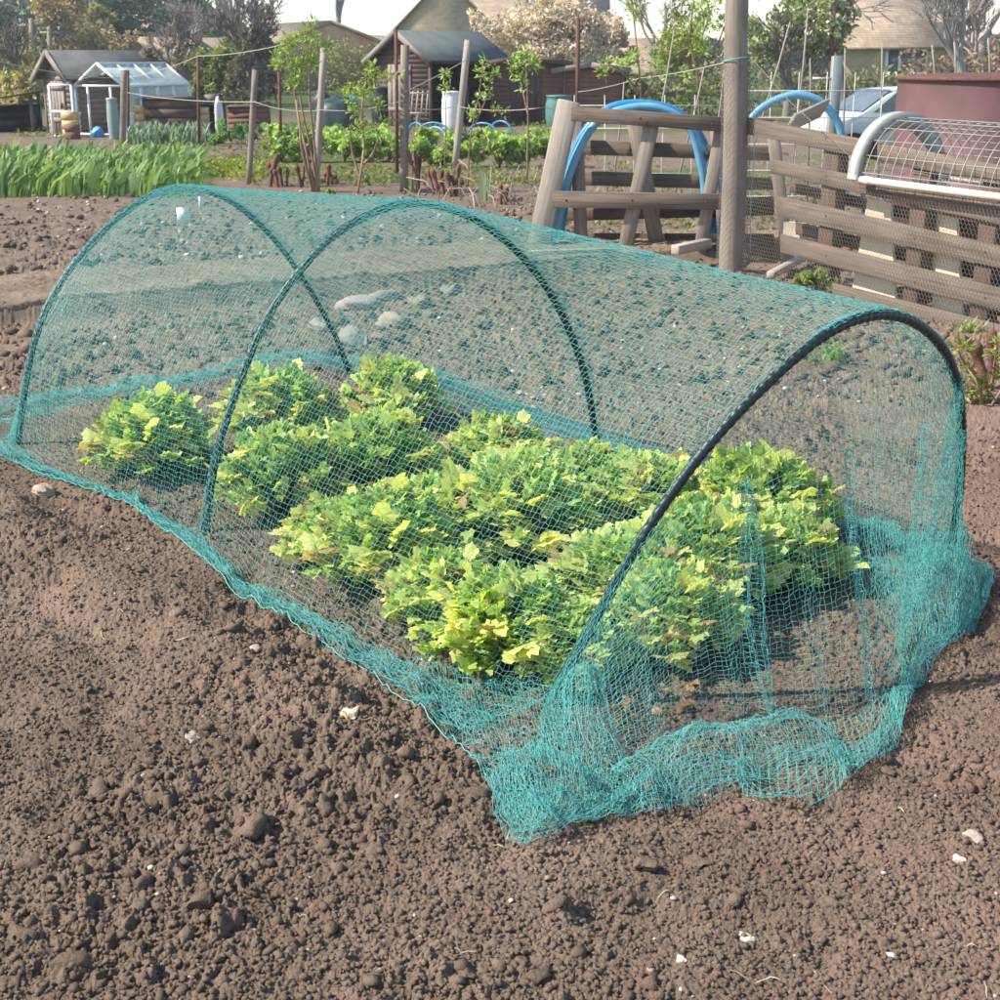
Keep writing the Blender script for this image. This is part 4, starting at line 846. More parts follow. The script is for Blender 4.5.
house(660, 58, 2.4, 6, h60(72, 58), h60(28, 58)-.5, 'brown house end with a hipped top behind the leafy tree', wall='stonewall', gable_front=False, chim=None, rz=R(8))
house(892, 58, 4.4, 8, h60(44, 58), h60(-36, 58), 'stone house with a big tiled roof and a white three light window', gable_front=False, rz=R(-13), wins=((.55, h60(61, 58), 1.5, .95, 3),), chim=[(-1.5, 4)])

# ---- sheds
def shed(px, py, wd, dp, eave, ridge, rz, label, wallm, roofm, openside=False, door=True, name='garden_shed', board=.105, trim='greywood', group=None):
    b = base(px, py); o = thing(name, b, label, 'shed', group, rz); m = MB(); x = wd/2
    nb = int(eave/board)
    def strake(z, x0, x1, y, ax):
        if ax == 'x': m.beam((x0, y, z), (x1, y, z), .022, board*1.12, up=(0, .07 if y < dp/2 else -.07, 1))
        else: m.beam((x0, y, z), (x0, x1, z), .022, board*1.12, up=(.18 if x0 < 0 else -.18, 0, 1))
    for i in range(nb+int((ridge-eave)/board)+1):
        z = board*(i+.5)
        hw = x if z < eave else x*(1-(z-eave)/(ridge-eave)); 
        if hw < .08: break
        strake(z, -hw, hw, 0, 'x'); strake(z, -hw, hw, dp, 'x')
        if z < eave:
            if openside: 
                strake(z, dp*.02, dp, 0, 'y') if False else None
                m.beam((-x, 0, z), (-x, dp, z), .022, board*1.12)
                if z > eave-board*1.5: m.beam((x, 0, z), (x, dp, z), .03, board)
            else: 
                m.beam((-x, 0, z), (-x, dp, z), .022, board*1.12, up=(.18, 0, 1)); m.beam((x, 0, z), (x, dp, z), .022, board*1.12, up=(-.18, 0, 1))
    for a in (-x, x):
        for c in (0, dp): m.box((a, c, eave/2), (.06, .06, eave))
    if openside: m.box((x-.02, dp*.5, eave/2), (.07, .07, eave))
    m.obj('wall', wallm, o, local=True); r = MB()
    for s_ in (-1, 1):
        k = (ridge-eave)/x; e = np.array([s_*(x+.16), -.2, eave-.16*k]); p = np.array([0, -.2, ridge]); th = np.array([0, 0, .035]); A = [e+[0, 0, .03], p+[0, 0, .03], p+th+[0, 0, .03], e+th+[0, 0, .03]]
        B = [a+np.array([0, dp+.4, 0]) for a in A]; r.add(A+B, [[0, 1, 2, 3], [7, 6, 5, 4], [0, 4, 5, 1], [1, 5, 6, 2], [2, 6, 7, 3], [3, 7, 4, 0]])
    r.obj('roof', roofm, o, local=True); f = MB()
    for s_ in (-1, 1): f.beam((s_*(x+.17), -.215, eave-.17*(ridge-eave)/x), (s_*.01, -.215, ridge+.02), .025, .12, up=(0, 0, 1))
    f.obj('barge_board', M[trim], o, local=True)
    if door:
        d = MB(); 
        for i in range(5): d.box((-.05+(i-2)*.145, -.035, eave*.46), (.138, .02, eave*.9))
        for z in (.25, .8): d.box((-.05, -.055, eave*z), (.7, .02, .09))
        dd = d.obj('door', M[trim], o, local=True); h = MB(); h.box((.22, -.075, eave*.5), (.03, .03, .12)); h.obj('handle', M['black'], dd, local=True)
    return o
sc = lambda px, Y: sz(px, Y)
o = shed(63, 137, 1.25, 1.6, 1.15, 1.58, R(-48), 'old weathered board shed with a dark roof at the left, beside the greenhouse', M['greywood'], M['felt'])
o = shed(403, 128, 1.75, 2.5, 1.48, 2.02, R(-40), 'brown board shed with a felt roof and one open side', M['brownwood'], M['feltgreen'], openside=True, door=True, trim='greywood')
o = shed(528, 126, 1.7, 2.0, 1.38, 1.5, R(4), 'flat topped shed of reddish upright boards behind the pallet frame', M['redwood'], M['feltgreen'], door=True, trim='brownwood')
o = shed(590, 126, 1.5, 1.4, 1.22, 1.32, R(-6), 'low red brown shed with a grey felt edge beside the rusty rod', M['redwood'], M['felt'], door=False, trim='greywood')
# log store at the left edge
b = base(2, 134); o = thing('log_store', b, 'low open log store with a slanting roof at the left edge', 'log store', rz=R(8)); m = MB()
for x in (-.7, .65):
    for y in (0, 1.): m = MB(); m.box((x, y, .3+.08*(x > 0)), (.07, .07, .6+.16*(x > 0))); m.obj('post', M['greywood'], o, local=True)
m = MB(); m.beam((-.95, .5, .55), (.85, .5, .82), 1.5, .04); m.obj('roof', M['brownwood'], o, local=True)
m = MB(); m.box((0, .95, .28), (1.35, .04, .5)); m.box((0, .55, .15), (1.2, .6, .28)); m.obj('painted_shade_fill', M['black'], o, local=True)  # back and block coloured black for the shade under the roof

# ---- greenhouse
b = base(103, 139); gh = thing('greenhouse', b, 'white framed glass greenhouse with an open door end', 'greenhouse', rz=R(-24)); Wg, Lg, He, Hr = 1.2, 2.15, .98, 1.4
fr = MB(); t = .045; x = Wg/2
for y in np.linspace(0, Lg, 5):
    for s_ in (-1, 1):
        fr.box((s_*x, y, He/2), (t, t, He)); fr.beam((s_*x, y, He), (0, y, Hr), t, t)
for s_ in (-1, 1):
    for z in (.05, .45, He): fr.beam((s_*x, 0, z), (s_*x, Lg, z), t, t*1.05)
fr.beam((0, 0, Hr), (0, Lg, Hr), t*1.3, t)
for z in (.05, He): 
    for y in (0, Lg): fr.beam((-x, y, z), (x, y, z), t*.9, t*.9)
for a in (-.28, .28): fr.box((a, 0, He/2), (t*.8, t*.8, He))
fr.obj('frame', M['whitepaint'], gh, local=True); g = MB()
for s_ in (-1, 1):
    g.box((s_*(x-.004), Lg/2, .75), (.006, Lg-.05, .58)); g.beam((s_*(x-.02), Lg/2, He+.01), (.0+s_*.02, Lg/2, Hr-.01), Lg-.06, .006)
g.box((0, Lg-.003, .55), (Wg-.05, .006, 1.0)); g.obj('glass_panes', M['glass'], gh, local=True)
g = MB()
for s_ in (-1, 1): g.box((s_*(x-.004), Lg/2, .25), (.008, Lg-.05, .38))
g.obj('lower_panels', M['whitepaint'], gh, local=True)
d = MB(); dx = -.3
for xx in (0, -.55): d.box((dx+xx, -.45, .5), (.04, .04, 1.0))
for z in (.03, .5, 1.0): d.box((dx-.275, -.45, z), (.55, .035, .04))
d.obj('door', M['whitepaint'], gh, local=True)
def barrel(px, py, wpx, hpx, mat, label, lid=True, name='water_butt', ribs=3, cat='water butt'):
    b = base(px, py); Y = b[1]; r = sz(wpx, Y)/2; h = sz(hpx, Y); m = MB(); pr = [(0, 0), (r*.86, 0)]
    for i in range(ribs*4+1):
        t = i/(ribs*4); pr.append((r*(.88+.12*math.sin(math.pi*t)+(.03 if i % 4 == 2 else 0)), h*(.02+.9*t)))
    pr += [(r*.92, h*.95), (r*.9, h*.955)]
    m.lathe(pr+[(0, h*.955)], (0, 0, 0), 20); o = thing(name, b, label, cat); m.obj('barrel', M[mat], o, local=True, smooth=True)
    if lid: l = MB(); l.lathe([(r*.95, h*.95), (r*.97, h*.99), (r*.5, h), (0, h*1.01)], (0, 0, 0), 20); l.obj('lid', M[mat], o, local=True)
    return o
barrel(115, 142, 11, 38, 'buttgreen', 'grey green water butt standing inside the open greenhouse end')
barrel(452, 133, 19, 36, 'white', 'white plastic barrel in front of the shed opening')
barrel(382, 127, 20, 34, 'black', 'dark plastic water butt left of the brown shed', ribs=2)
barrel(559, 128, 26, 28, 'greenplastic', 'turquoise green barrel behind the left pallet frame', ribs=2)
def sheet(px, py, wpx, hpx, dpx, mat, label, name, cat, seed, amp=.25):
    b = base(px, py); Y = b[1]; W_, H_, D_ = sz(wpx, Y)/2, sz(hpx, Y), sz(dpx, Y)/2; m = MB(); B, Fc = ICO[3]; V = B.copy(); V[:, 2] = np.maximum(V[:, 2], -.15)
    k = 1+amp*(fbm(V[:, 0]*2.2+seed, V[:, 1]*2.2+V[:, 2]*2, 700+seed, 4)-.5)*2; V = np.sign(V)*np.abs(V)**.8*k[:, None]*[W_, D_, H_*.95]; m.add(V+b, T=Fc); return tag(m.obj(name, M[mat], loc=b, smooth=True), label, cat)
def sheetobj(o): return o
_s = sheet(338, 136, 42, 36, 40, 'tarp', 'dark green tarpaulin covered heap left of the brown shed', 'covered_heap', 'covered heap', 1)
_s = sheet(352, 136, 14, 7, 7, 'bluebag', 'crumpled blue sheet lying on the tarpaulin heap', 'blue_sheet', 'plastic sheet', 2, .4); _s.location = PT(350, 104, G(338, 136)[1]-.1); 
_s = sheet(98, 139, 13, 10, 8, 'bluebag', 'bright blue bag on the ground by the greenhouse door', 'plastic_bag', 'bag', 3, .35)
_s = sheet(322, 112, 18, 20, 12, 'black', 'black sack leaning on the left of the tarpaulin heap', 'sack', 'sack', 4, .3)
def crate(px, py, wpx, hpx, mat, label, rz=0, name='wooden_crate', cat='crate', dm=.7, slats=4, lidm=None, cat2=None, group=None):
    b = base(px, py); Y = b[1]; W_, H_ = sz(wpx, Y), sz(hpx, Y); D_ = W_*dm; o = thing(name, b, label, cat, group, rz); m = MB(); s_ = H_/slats
    for i in range(slats):
        z = s_*(i+.5); m.box((0, 0, z), (W_, .022, s_*.93)); m.box((0, D_, z), (W_, .022, s_*.93)); m.box((-W_/2+.011, D_/2, z), (.022, D_-.03, s_*.92)); m.box((W_/2-.011, D_/2, z), (.022, D_-.03, s_*.92))
    m.box((0, D_/2, .02), (W_-.05, D_-.05, .02)); m.obj('side_boards', M[mat], o, local=True); c = MB()
    for a in (-1, 1):
        for e in (0, D_): c.box((a*(W_/2-.03), e+(.03 if e == 0 else -.03), H_/2), (.04, .035, H_*.98))
    c.obj('corner_posts', M[mat], o, local=True)
    if lidm: l = MB(); l.box((0, D_/2, H_+.02), (W_+.08, D_+.08, .035)); l.obj('lid', M[lidm], o, local=True)
    return o
crate(171, 139, 46, 34, 'brownwood', 'dark flat lidded bin in front of the greenhouse side', lidm='brownwood', name='compost_bin', cat='compost bin')
crate(139, 139, 18, 28, 'yellow', 'ochre crate standing left of the dark lidded bin', R(10)); crate(198, 138, 17, 26, 'yellow', 'yellow crate right of the dark lidded bin, behind the rusty rod', R(-6))
crate(71, 140, 14, 24, 'yellow', 'small ochre box at the foot of the left shed', R(6), slats=3); crate(72, 142, 12, 14, 'redwood', 'little red brown box in front of the small ochre box', slats=2)
crate(210, 134, 26, 24, 'redwood', 'brown crate with a lid behind the yellow crate', lidm='brownwood'); crate(248, 132, 36, 20, 'redwood', 'wide red brown lidded crate right of the white cloth', lidm='brownwood')
crate(213, 134, 12, 34, 'greywood', 'pale little hive box peeping above the brown crate', dm=.9)
_s = sheet(220, 136, 9, 36, 6, 'white', 'white cloth hung over a short post between the crates', 'hanging_cloth', 'cloth', 6, .35)
crate(480, 112, 24, 16, 'steel', 'grey green glazed box frame in front of the shed opening', lidm='glass', name='cold_frame', cat='cold frame', slats=3)
bpy.context.view_layer.update()
# rack on the shed wall
b = PT(424, 116, 29.5); b[2] = 0.0; o = thing('slatted_rack', PT(418, 114, 29.0), 'small pale wooden rack propped in front of the brown shed', 'rack'); m = MB(); Y = 29.
for a in (412, 417, 422, 427): m = MB(); m.beam(PT(a-1, 116, Y), PT(a+1, 91, Y+.15), .03, .03, up=(0, 1, 0)); m.obj('slat', M['palelight'], o)
for yv in (93, 113): m = MB(); m.beam(PT(410, yv, Y-.03), PT(429, yv, Y-.03), .03, .03, up=(0, 1, 0)); m.obj('rail', M['palelight'], o)
for c in o.children: pass
stake(418, 134, 418, 112, 4, M['post'], 'short post carrying the pale wooden rack')
# utility poles
for (px, tp, Y, xs, lab) in ((31, 19, 62, 3, 'tall grey utility pole behind the left shed'), (49, 27, 68, 3, 'second utility pole with a cross arm, further right')):
    b = PT(px, 60, Y); b[2] = 0; o = thing('utility_pole', b, lab, 'utility pole'); t = PT(px, tp, Y)-b; m = MB(); m.tube([(0, 0, -.3), tuple(t/2), tuple(t)], [.16, .13, .1], 8); m.obj('pole', M['post'], o, local=True)
    m = MB(); m.box((t[0], t[1], t[2]-.25), (1.1, .09, .12)); a = m.obj('cross_arm', M['post'], o, local=True); m = MB()
    for xx in (-.45, 0, .45): m.lathe([(0, -.16), (.05, -.14), (.04, -.05), (.06, -.02), (0, 0)], (t[0]+xx, t[1], t[2]+.02), 8)
    m.obj('insulators', M['white'], o, local=True)
wire([PT(31, 20, 62), PT(49, 30, 68)], .02, 'power line between the two utility poles', 'black', 'power_line', 'power line', .15); wire([PT(49, 33, 68), PT(200, 47, 80)], .02, 'power line running right from the second utility pole', 'black', 'power_line', 'power line', .4)
# blue hoops far away
for i, (x0, x1, yt, yb, lab) in enumerate(((408, 425, 124, 140, 'leftmost little blue pipe hoop over the far bed'), (416, 452, 124, 142, 'wide blue pipe hoop left of the white barrel'), (425, 446, 128, 141, 'pale small pipe hoop inside the wide blue one'),
                                           (468, 498, 124, 138, 'blue pipe hoop right of the white barrel'), (490, 512, 122, 136, 'furthest right small blue pipe hoop'))):
    a, b = G(x0, yb), G(x1, yb+1); th = np.linspace(0, math.pi, 22); H_ = sz(yb-yt, a[1]); P = [(a+b)/2+(b-a)/2*(-math.cos(q))+np.array([0, 0, H_*math.sin(q)**.8]) for q in th]
    m = MB(); m.tube(P, .022, 6); tag(m.obj('pipe_hoop', M['blue' if i != 2 else 'bluelight'], loc=a, smooth=True), lab, 'pipe hoop', 'blue pipe hoops over the far bed')

# ---- leafy crops and weeds between the stakes
def bush(px, py, wpx, hpx, cols, label, n=700, name='leafy_plant', cat='plant', group=None, ls=.05, stems=6):
    b = base(px, py); Y = b[1]; r = sz(wpx, Y)/2; h = sz(hpx, Y); o = thing(name, b, label, cat, group); c = MB()
    cloud(c, b+[0, 0, h*.42], (r*1.15, r, h*.42), int(n*1.5), ls, cols); c.obj('foliage', M['leaf'], o); m = MB()
    for i in range(stems): a = rng.normal(0, .4, 2)*r; m.tube([b, b+[a[0]*.4, a[1]*.4, h*.3], b+[a[0], a[1], h*.5]], [.012, .009, .005], 4, col=(.22, .24, .1))
    m.obj('stem', M['bark'], o); return o
LGc = [(.38, .52, .18), (.50, .62, .26), (.26, .40, .12)]
names_ = ['left of the elder shrub stems', 'behind the elder shrub stems', 'right of the pale stake', 'left of the second shrub', 'behind the second shrub', 'left of the flat grey post', 'right of the flat grey post', 'left of the pale leaning post', 'right of the pale leaning post', 'below the glazed box frame', 'in front of the red board shed', 'beside the left pallet frame']
for i, px in enumerate((278, 296, 318, 345, 368, 390, 420, 440, 475, 500, 528, 550)):
    bush(px, 165 if i < 6 else 170, 34, 34 if i < 9 else 40, LGc, 'bushy pale green crop plant '+names_[i], 620, group='row of bushy green crop plants', ls=.05)
for i, (px, wh) in enumerate(((285, 'behind the elder shrub'), (308, 'left of the pale stake'), (332, 'below the tarpaulin heap'), (356, 'right of the tarpaulin heap'), (380, 'below the dark water butt'), (428, 'below the pale wooden rack'), (462, 'below the white barrel'), (490, 'right of the white barrel'), (515, 'below the flat topped shed'), (540, 'left of the turquoise barrel'))):
    bush(px, 152, 36, 26, LGc, 'light green crop plant in the farther row, '+wh, 560, group='farther row of light green crop plants', ls=.05)
for i, (px, py, w_, h_, lab) in enumerate(((232, 146, 34, 26, 'leafy cabbage plants below the wide red brown crate'), (256, 143, 26, 20, 'green cabbage plants right of the leafy ones'), (216, 148, 20, 16, 'small green plant below the white cloth'))):
    bush(px, py, w_, h_, [(.16, .30, .12), (.22, .36, .16)], lab, 380, 'cabbage_plant', ls=.05)
b = base(168, 146); m = MB(); n = 260; X = b[0]+rng.uniform(-.75, .75, n); Yv = b[1]+rng.uniform(-.3, .3, n); az = rng.uniform(0, 6.28, n)
P0 = np.stack([X, Yv, 0*X], 1); hh = rng.uniform(.3, .62, n); V = []
for t, wk in ((0, 1), (.5, 1), (.85, .7), (1, .1)):
    c = P0+np.stack([np.cos(az)*.3*t**2*hh, np.sin(az)*.3*t**2*hh, hh*(t-.25*t**3)], 1); e = np.stack([-np.sin(az), np.cos(az), 0*az], 1)*.018*wk; V += [c-e, c+e]
V = np.stack(V, 1); q = (np.arange(n)*8)[:, None]; m.add(V.reshape(-1, 3), np.concatenate([q+np.array([2*i, 2*i+1, 2*i+3, 2*i+2]) for i in range(3)]), col=np.repeat(np.array([.24, .34, .30])*rng.uniform(.8, 1.3, (n, 1)), 8, 0))
tag(m.obj('leek_row', M['leaf'], loc=b), 'row of blue green leeks before the dark lidded bin', 'leeks')
# weeds and low growth as ground cover
m = MB(); 
for (x0, x1, y0, y1, n, cols) in ((205, 262, 165, 182, 1500, YG), (262, 560, 172, 190, 2600, [(.2, .24, .09), (.28, .26, .14), (.16, .2, .07)]), (180, 560, 140, 165, 2600, [(.16, .2, .08), (.26, .22, .14)]), (560, 1000, 150, 250, 2600, [(.18, .24, .08), (.3, .24, .16)]), (10, 560, 126, 142, 2600, [(.14, .2, .07), (.22, .26, .1)])):
    ga = [G(rng.uniform(x0, x1), rng.uniform(y0, y1)) for _ in range(n//22)]
    for g_ in ga:
        k = 22; P = g_+rng.normal(0, 1, (k, 3))*[.16, .2, 0]; P[:, 2] = ngz(g_)+rng.random(k)*.09; leaves(m, P, rng.uniform(.02, .05, k), np.asarray(cols)[rng.integers(0, len(cols), k)]*rng.uniform(.8, 1.2, (k, 1)))
tag(m.obj('weeds', M['leaf']), 'low weeds and seedlings on the plots behind', 'weeds', kind='stuff')

# elder shrubs with bare stems and tufts of young leaves
def shrub(stems, tufts, Y0, label, name='elder_shrub', cat='shrub', r0=.02, bark=(.26, .17, .12), cols=YG, n=90, ls=.05, foot=None):
    b = PT(*stems[0][0], Y0); b[2] = ngz(b); o = thing(name, b, label, cat); m = MB()
    for s_ in stems:
        P = [PT(x, y, Y0+random.uniform(-.15, .15)*(i > 0)) for i, (x, y) in enumerate(s_)]; P[0][2] -= .05
        C = catmull(P, 14); m.tube(C, np.linspace(r0, r0*.5, 14), 6, col=np.array(bark)*random.uniform(.8, 1.3))
    m.obj('stem', M['bark'], o, smooth=True); c = MB()
    for (x, y, rx, ry) in tufts:
        k = int(.5*n*max(.3, rx*ry/120)); p = PT(x, y, Y0); nb = max(2, k//9)
        cc = p+rng.normal(0, 1, (nb, 3))*[sz(rx, Y0)*.4, sz(rx, Y0)*.3, sz(ry, Y0)*.4]; kk = rng.integers(0, nb, k*2)
        P = cc[kk]+rng.normal(0, ls*.55, (k*2, 3)); dr = (P-cc[kk])+[0, 0, .01]; place_leaves(c, P, dr, rng.normal(0, .5, (k*2, 3))+[0, 0, 1.], ls*rng.uniform(.5, 1.2, k*2)*1.3, np.asarray(cols)[rng.integers(0, len(cols), k*2)]*rng.uniform(.8, 1.25, (k*2, 1)), T=ST, Fc=SF)
    c.obj('leaves', M['leaf'], o); return o
ST = np.array([(0, 0, 0), (.22, .35, -.03), (.14, .8, -.05), (0, 1.15, -.12), (-.14, .8, -.05), (-.22, .35, -.03)]); SF = np.array([[0, 1, 2], [0, 2, 3], [0, 3, 4], [0, 4, 5]])
E1 = [(.34, .46, .12), (.44, .54, .17), (.24, .36, .09)]
shrub([[(315, 190), (306, 150), (297, 110), (292, 60)], [(318, 190), (311, 150), (300, 95), (305, 45)], [(313, 190), (302, 150), (300, 130), (296, 100)], [(319, 190), (314, 140), (309, 90), (312, 40)], [(312, 188), (305, 160), (301, 140)]],
      [(285, 45, 9, 10), (300, 36, 10, 9), (316, 38, 9, 9), (278, 62, 7, 6), (292, 62, 12, 10), (312, 62, 12, 12), (303, 80, 12, 8), (326, 44, 5, 5), (290, 78, 6, 6), (310, 30, 6, 6)], 17.2, 'leafing elder shrub with tall brown stems behind the tunnel', cols=E1, n=150, ls=.045)
shrub([[(357, 192), (362, 165), (364, 140), (362, 110), (366, 80)], [(363, 160), (372, 155), (378, 140)], [(360, 175), (352, 150), (350, 125)]],
      [(352, 88, 14, 5), (372, 74, 10, 7), (392, 78, 10, 5), (358, 112, 12, 5), (378, 104, 9, 6), (362, 130, 14, 6), (385, 122, 8, 4), (366, 92, 8, 5), (350, 100, 6, 5), (376, 68, 5, 4)], 17.0, 'shorter elder shrub with flat leaf tiers, in front of the tarpaulin heap', cols=E1, n=150, ls=.045, r0=.018)
shrub([[(527, 175), (528, 120), (526, 60)], [(528, 110), (520, 80), (512, 62)]], [(524, 58, 14, 9), (534, 62, 9, 7), (513, 70, 6, 6), (522, 85, 5, 10)], 16.5, 'slender sapling with a green leafy top in front of the red board shed', cols=LGc, n=130, ls=.045, r0=.012)
shrub([[(468, 182), (470, 140), (478, 100), (484, 60)], [(470, 140), (462, 118)], [(475, 120), (490, 90)]], [(484, 60, 7, 7), (495, 72, 8, 6), (478, 78, 6, 8), (492, 88, 8, 6), (470, 112, 6, 12), (500, 110, 8, 6), (478, 100, 5, 6)], 16.6, 'spindly bush with pale green leaves right of the pale leaning post', cols=LGc, n=100, ls=.04, r0=.01)
shrub([[(444, 172), (446, 120), (444, 75)]], [(444, 74, 8, 7), (441, 84, 6, 8), (448, 90, 5, 5)], 20.5, 'thin sapling in the dark shed opening', cols=LGc, n=110, ls=.045, r0=.01)
shrub([[(642, 130), (640, 80), (636, 40), (630, -20)], [(640, 90), (618, 68), (600, 66)], [(640, 100), (660, 70)]], [(600, 68, 12, 6), (615, 64, 10, 6), (637, 55, 8, 12), (632, 15, 4, 10), (628, 0, 5, 6), (660, 66, 8, 8)], 17.5, 'whippy sapling with yellow green leaves behind the left pallet frame', cols=E1, n=130, ls=.045, r0=.014)
shrub([[(700, 128), (698, 80), (690, 40), (694, 0)], [(698, 80), (715, 50), (725, 25)], [(697, 70), (680, 50)]], [(697, 50, 10, 14), (710, 5, 16, 7), (683, 40, 6, 8), (720, 20, 8, 6), (700, 30, 8, 8), (690, 75, 6, 8)], 18, 'taller sapling left of the big round post', cols=E1, n=130, ls=.05, r0=.016)
# canes
for i, (x0, y0, x1, y1, lab) in enumerate(((657, 128, 674, 30, 'leaning bamboo cane behind the pallet frame'), (690, 128, 704, 68, 'short leaning cane left of the big round post'), (717, 125, 724, 70, 'cane touching the big round post on its left'), (767, 100, 790, 22, 'bamboo cane leaning right behind the chicken wire'), (797, 120, 808, 8, 'tall bamboo cane in front of the green and white tree'),
                                           (843, 118, 845, 48, 'upright cane right of the steel post'), (880, 110, 882, 44, 'cane in front of the stone house'), (934, 80, 932, 45, 'cane in front of the stone house corner'), (989, 72, 988, 38, 'cane at the right edge above the tank'), (620, 120, 624, 82, 'short cane behind the left pallet frame'), (809, 108, 810, 58, 'short upright cane behind the blue pipe'), (955, 76, 954, 42, 'cane standing above the maroon tank'))):
    Y = 15.5; a = PT(x0, y0, Y); k = (a-PT(x1, y1, Y)); a = a+k*(a[2]/max(.2, -k[2])) if k[2] < -.05 else a; a[2] = max(a[2], 0); m = MB(); m.tube([a, PT((x0+x1)/2+1, (y0+y1)/2, Y), PT(x1, y1, Y)], [.012, .010, .006], 6); tag(m.obj('bamboo_cane', M['palelight'], loc=a), lab, 'cane', 'garden canes')

# cut back stumps (rhubarb coloured knobbly stems)
def stumps(px, py, n, spread, hpx, label):
    b = base(px, py); o = thing('cut_shrub', b, label, 'cut back shrub', 'cut back brown stumps'); m = MB()
    for i in range(n):
        p = b+np.array([random.uniform(-1, 1)*sz(spread, b[1]), random.uniform(-.15, .15), -.03]); h = sz(hpx, b[1])*random.uniform(.5, 1.1); lean = random.uniform(-.3, .3)*h
        pts = [p, p+[lean*.3, 0, h*.4], p+[lean*.7, .02, h*.75], p+[lean, 0, h]]; m.tube(catmull(pts, 9), np.array([.02, .021, .019, .024, .02, .022, .03, .034, .022])*random.uniform(.7, 1.2), 7, col=np.array([.17, .085, .06])*random.uniform(.7, 1.3))
    m.obj('stem', M['bark'], o, smooth=True)
for a in ((282, 190, 7, 12, 30, 'cluster of dark brown stumps left of the elder shrub stems'), (308, 190, 6, 8, 24, 'brown stumps at the foot of the elder shrub'), (333, 188, 4, 7, 20, 'few brown stumps between the two elder shrubs'),
          (418, 196, 3, 4, 40, 'tall knobbly brown stump right of the flat grey post'), (440, 198, 5, 6, 26, 'knobbly brown stumps behind the tunnel ridge'), (456, 200, 5, 5, 30, 'thick brown stumps below the pale leaning post'), (505, 208, 4, 8, 20, 'short brown stumps left of the left pallet frame')):
    stumps(*a)
m = MB(); 
for i in range(70):
    g_ = G(rng.uniform(415, 555), rng.uniform(182, 215)); h = rng.uniform(.1, .35); a = rng.normal(0, .35, 2); m.tube([g_, g_+[a[0]*h, a[1]*h, h*.7], g_+[a[0]*h*2, a[1]*h*2, h*(.6+.4*rng.random())]], [.008, .006, .003], 4, col=np.array([.5, .42, .3])*rng.uniform(.6, 1.1))
tag(m.obj('dry_stalks', M['bark']), 'dry pale stalks and straw between the brown stumps', 'dry stalks', kind='stuff')
def tuft(px, py, hpx, n, col, label, wd=.02, spread=.3, name='grass_tuft', cat='plant', sp0=.05):
    b = base(px, py); m = MB(); az = rng.uniform(0, 6.28, n); hh = sz(hpx, b[1])*rng.uniform(.5, 1.05, n); P0 = b+np.stack([rng.normal(0, sp0, n), rng.normal(0, sp0, n), 0*az], 1); V = []
    for t, wk in ((0, 1), (.5, 1), (.85, .7), (1, .1)):
        c = P0+np.stack([np.cos(az)*spread*t**2*hh, np.sin(az)*spread*t**2*hh, hh*(t-.25*t**3*spread)], 1); e = np.stack([-np.sin(az), np.cos(az), 0*az], 1)*wd*.5*wk; V += [c-e, c+e]
    V = np.stack(V, 1); q = (np.arange(n)*8)[:, None]; m.add(V.reshape(-1, 3), np.concatenate([q+np.array([2*i, 2*i+1, 2*i+3, 2*i+2]) for i in range(3)]), col=np.repeat(np.array(col)*rng.uniform(.8, 1.25, (n, 1)), 8, 0))
    return tag(m.obj(name, M['leaf'], loc=b), label, cat)
tuft(486, 204, 34, 7, (.28, .38, .24), 'upright grey green iris leaves between the brown stumps', .05, .1, 'iris_plant')
tuft(412, 196, 18, 10, (.22, .36, .14), 'small tuft of green blades at the foot of the flat grey post', .03, .3, 'iris_plant')
tuft(500, 205, 22, 10, (.40, .42, .28), 'pale drooping leaves left of the left pallet frame', .04, .9, 'iris_plant')

# ================================================================ pallets, post, pipes, cloche, tank
def plane_pt(px, py, a, b, off=0.):
    """point of the upright plane through ground points a, b (moved back by off) seen at a pixel"""
    d = (b-a); d[2] = 0; d = d/np.linalg.norm(d); n = np.array([-d[1], d[0], 0]); a = a+n*off; D = ray(px, py); o = np.array([0, 0, CH]); return o+D*(((a-o)@n)/(D@n))
ra, rb = G(748, 274), G(1000, 337)
RN = (rb-ra); RN[2] = 0; RN /= np.linalg.norm(RN); RNN = np.array([-RN[1], RN[0], 0])
pal = thing('pallet', ra, 'long weathered pallet fence panel of wide boards on the right, behind the chicken wire', 'pallet')
def pboard(p0, p1, hpx0, hpx1, off, par, mat='pallet', name='board', ext=0., th=.024, A=ra, B=rb):
    a = plane_pt(p0[0], p0[1], A, B, off); b = plane_pt(p1[0], p1[1], A, B, off); hpx0 *= .88; hpx1 *= .88; a2 = plane_pt(p0[0], p0[1]+hpx0, A, B, off); b2 = plane_pt(p1[0], p1[1]+hpx1, A, B, off)
    d = b-a; b = b+d*ext; b2 = b2+(b2-a2)*ext; n = RNN if A is ra else FNN; m = MB(); V = [a, a2, b2, b]; V2 = [v+n*th for v in V]; rv = random.random()*40; L = np.linalg.norm(d)
    lc = [(0, 0+rv, rv), (0, .18+rv, rv), (L, .18+rv, rv), (L, rv, rv)]; lc = lc+[(x, y, z+.03) for x, y, z in lc]
    m.add(V+V2, [[3, 2, 1, 0], [4, 5, 6, 7], [0, 1, 5, 4], [1, 2, 6, 5], [2, 3, 7, 6], [3, 0, 4, 7]], lc=np.array(lc)); o = m.obj(name, M[mat], par); bevel(o); return o
for p0, p1, h0, h1, e in (((744, 117), (866, 140), 19, 21, .9), ((770, 159), (1000, 204), 16, 24, .25), ((777, 196), (1000, 246), 22, 26, .25), ((780, 234), (1000, 288), 21, 27, .25), ((832, 283), (1000, 325), 15, 22, .25)):
    pboard(p0, p1, h0, h1, 0., pal, ext=e)
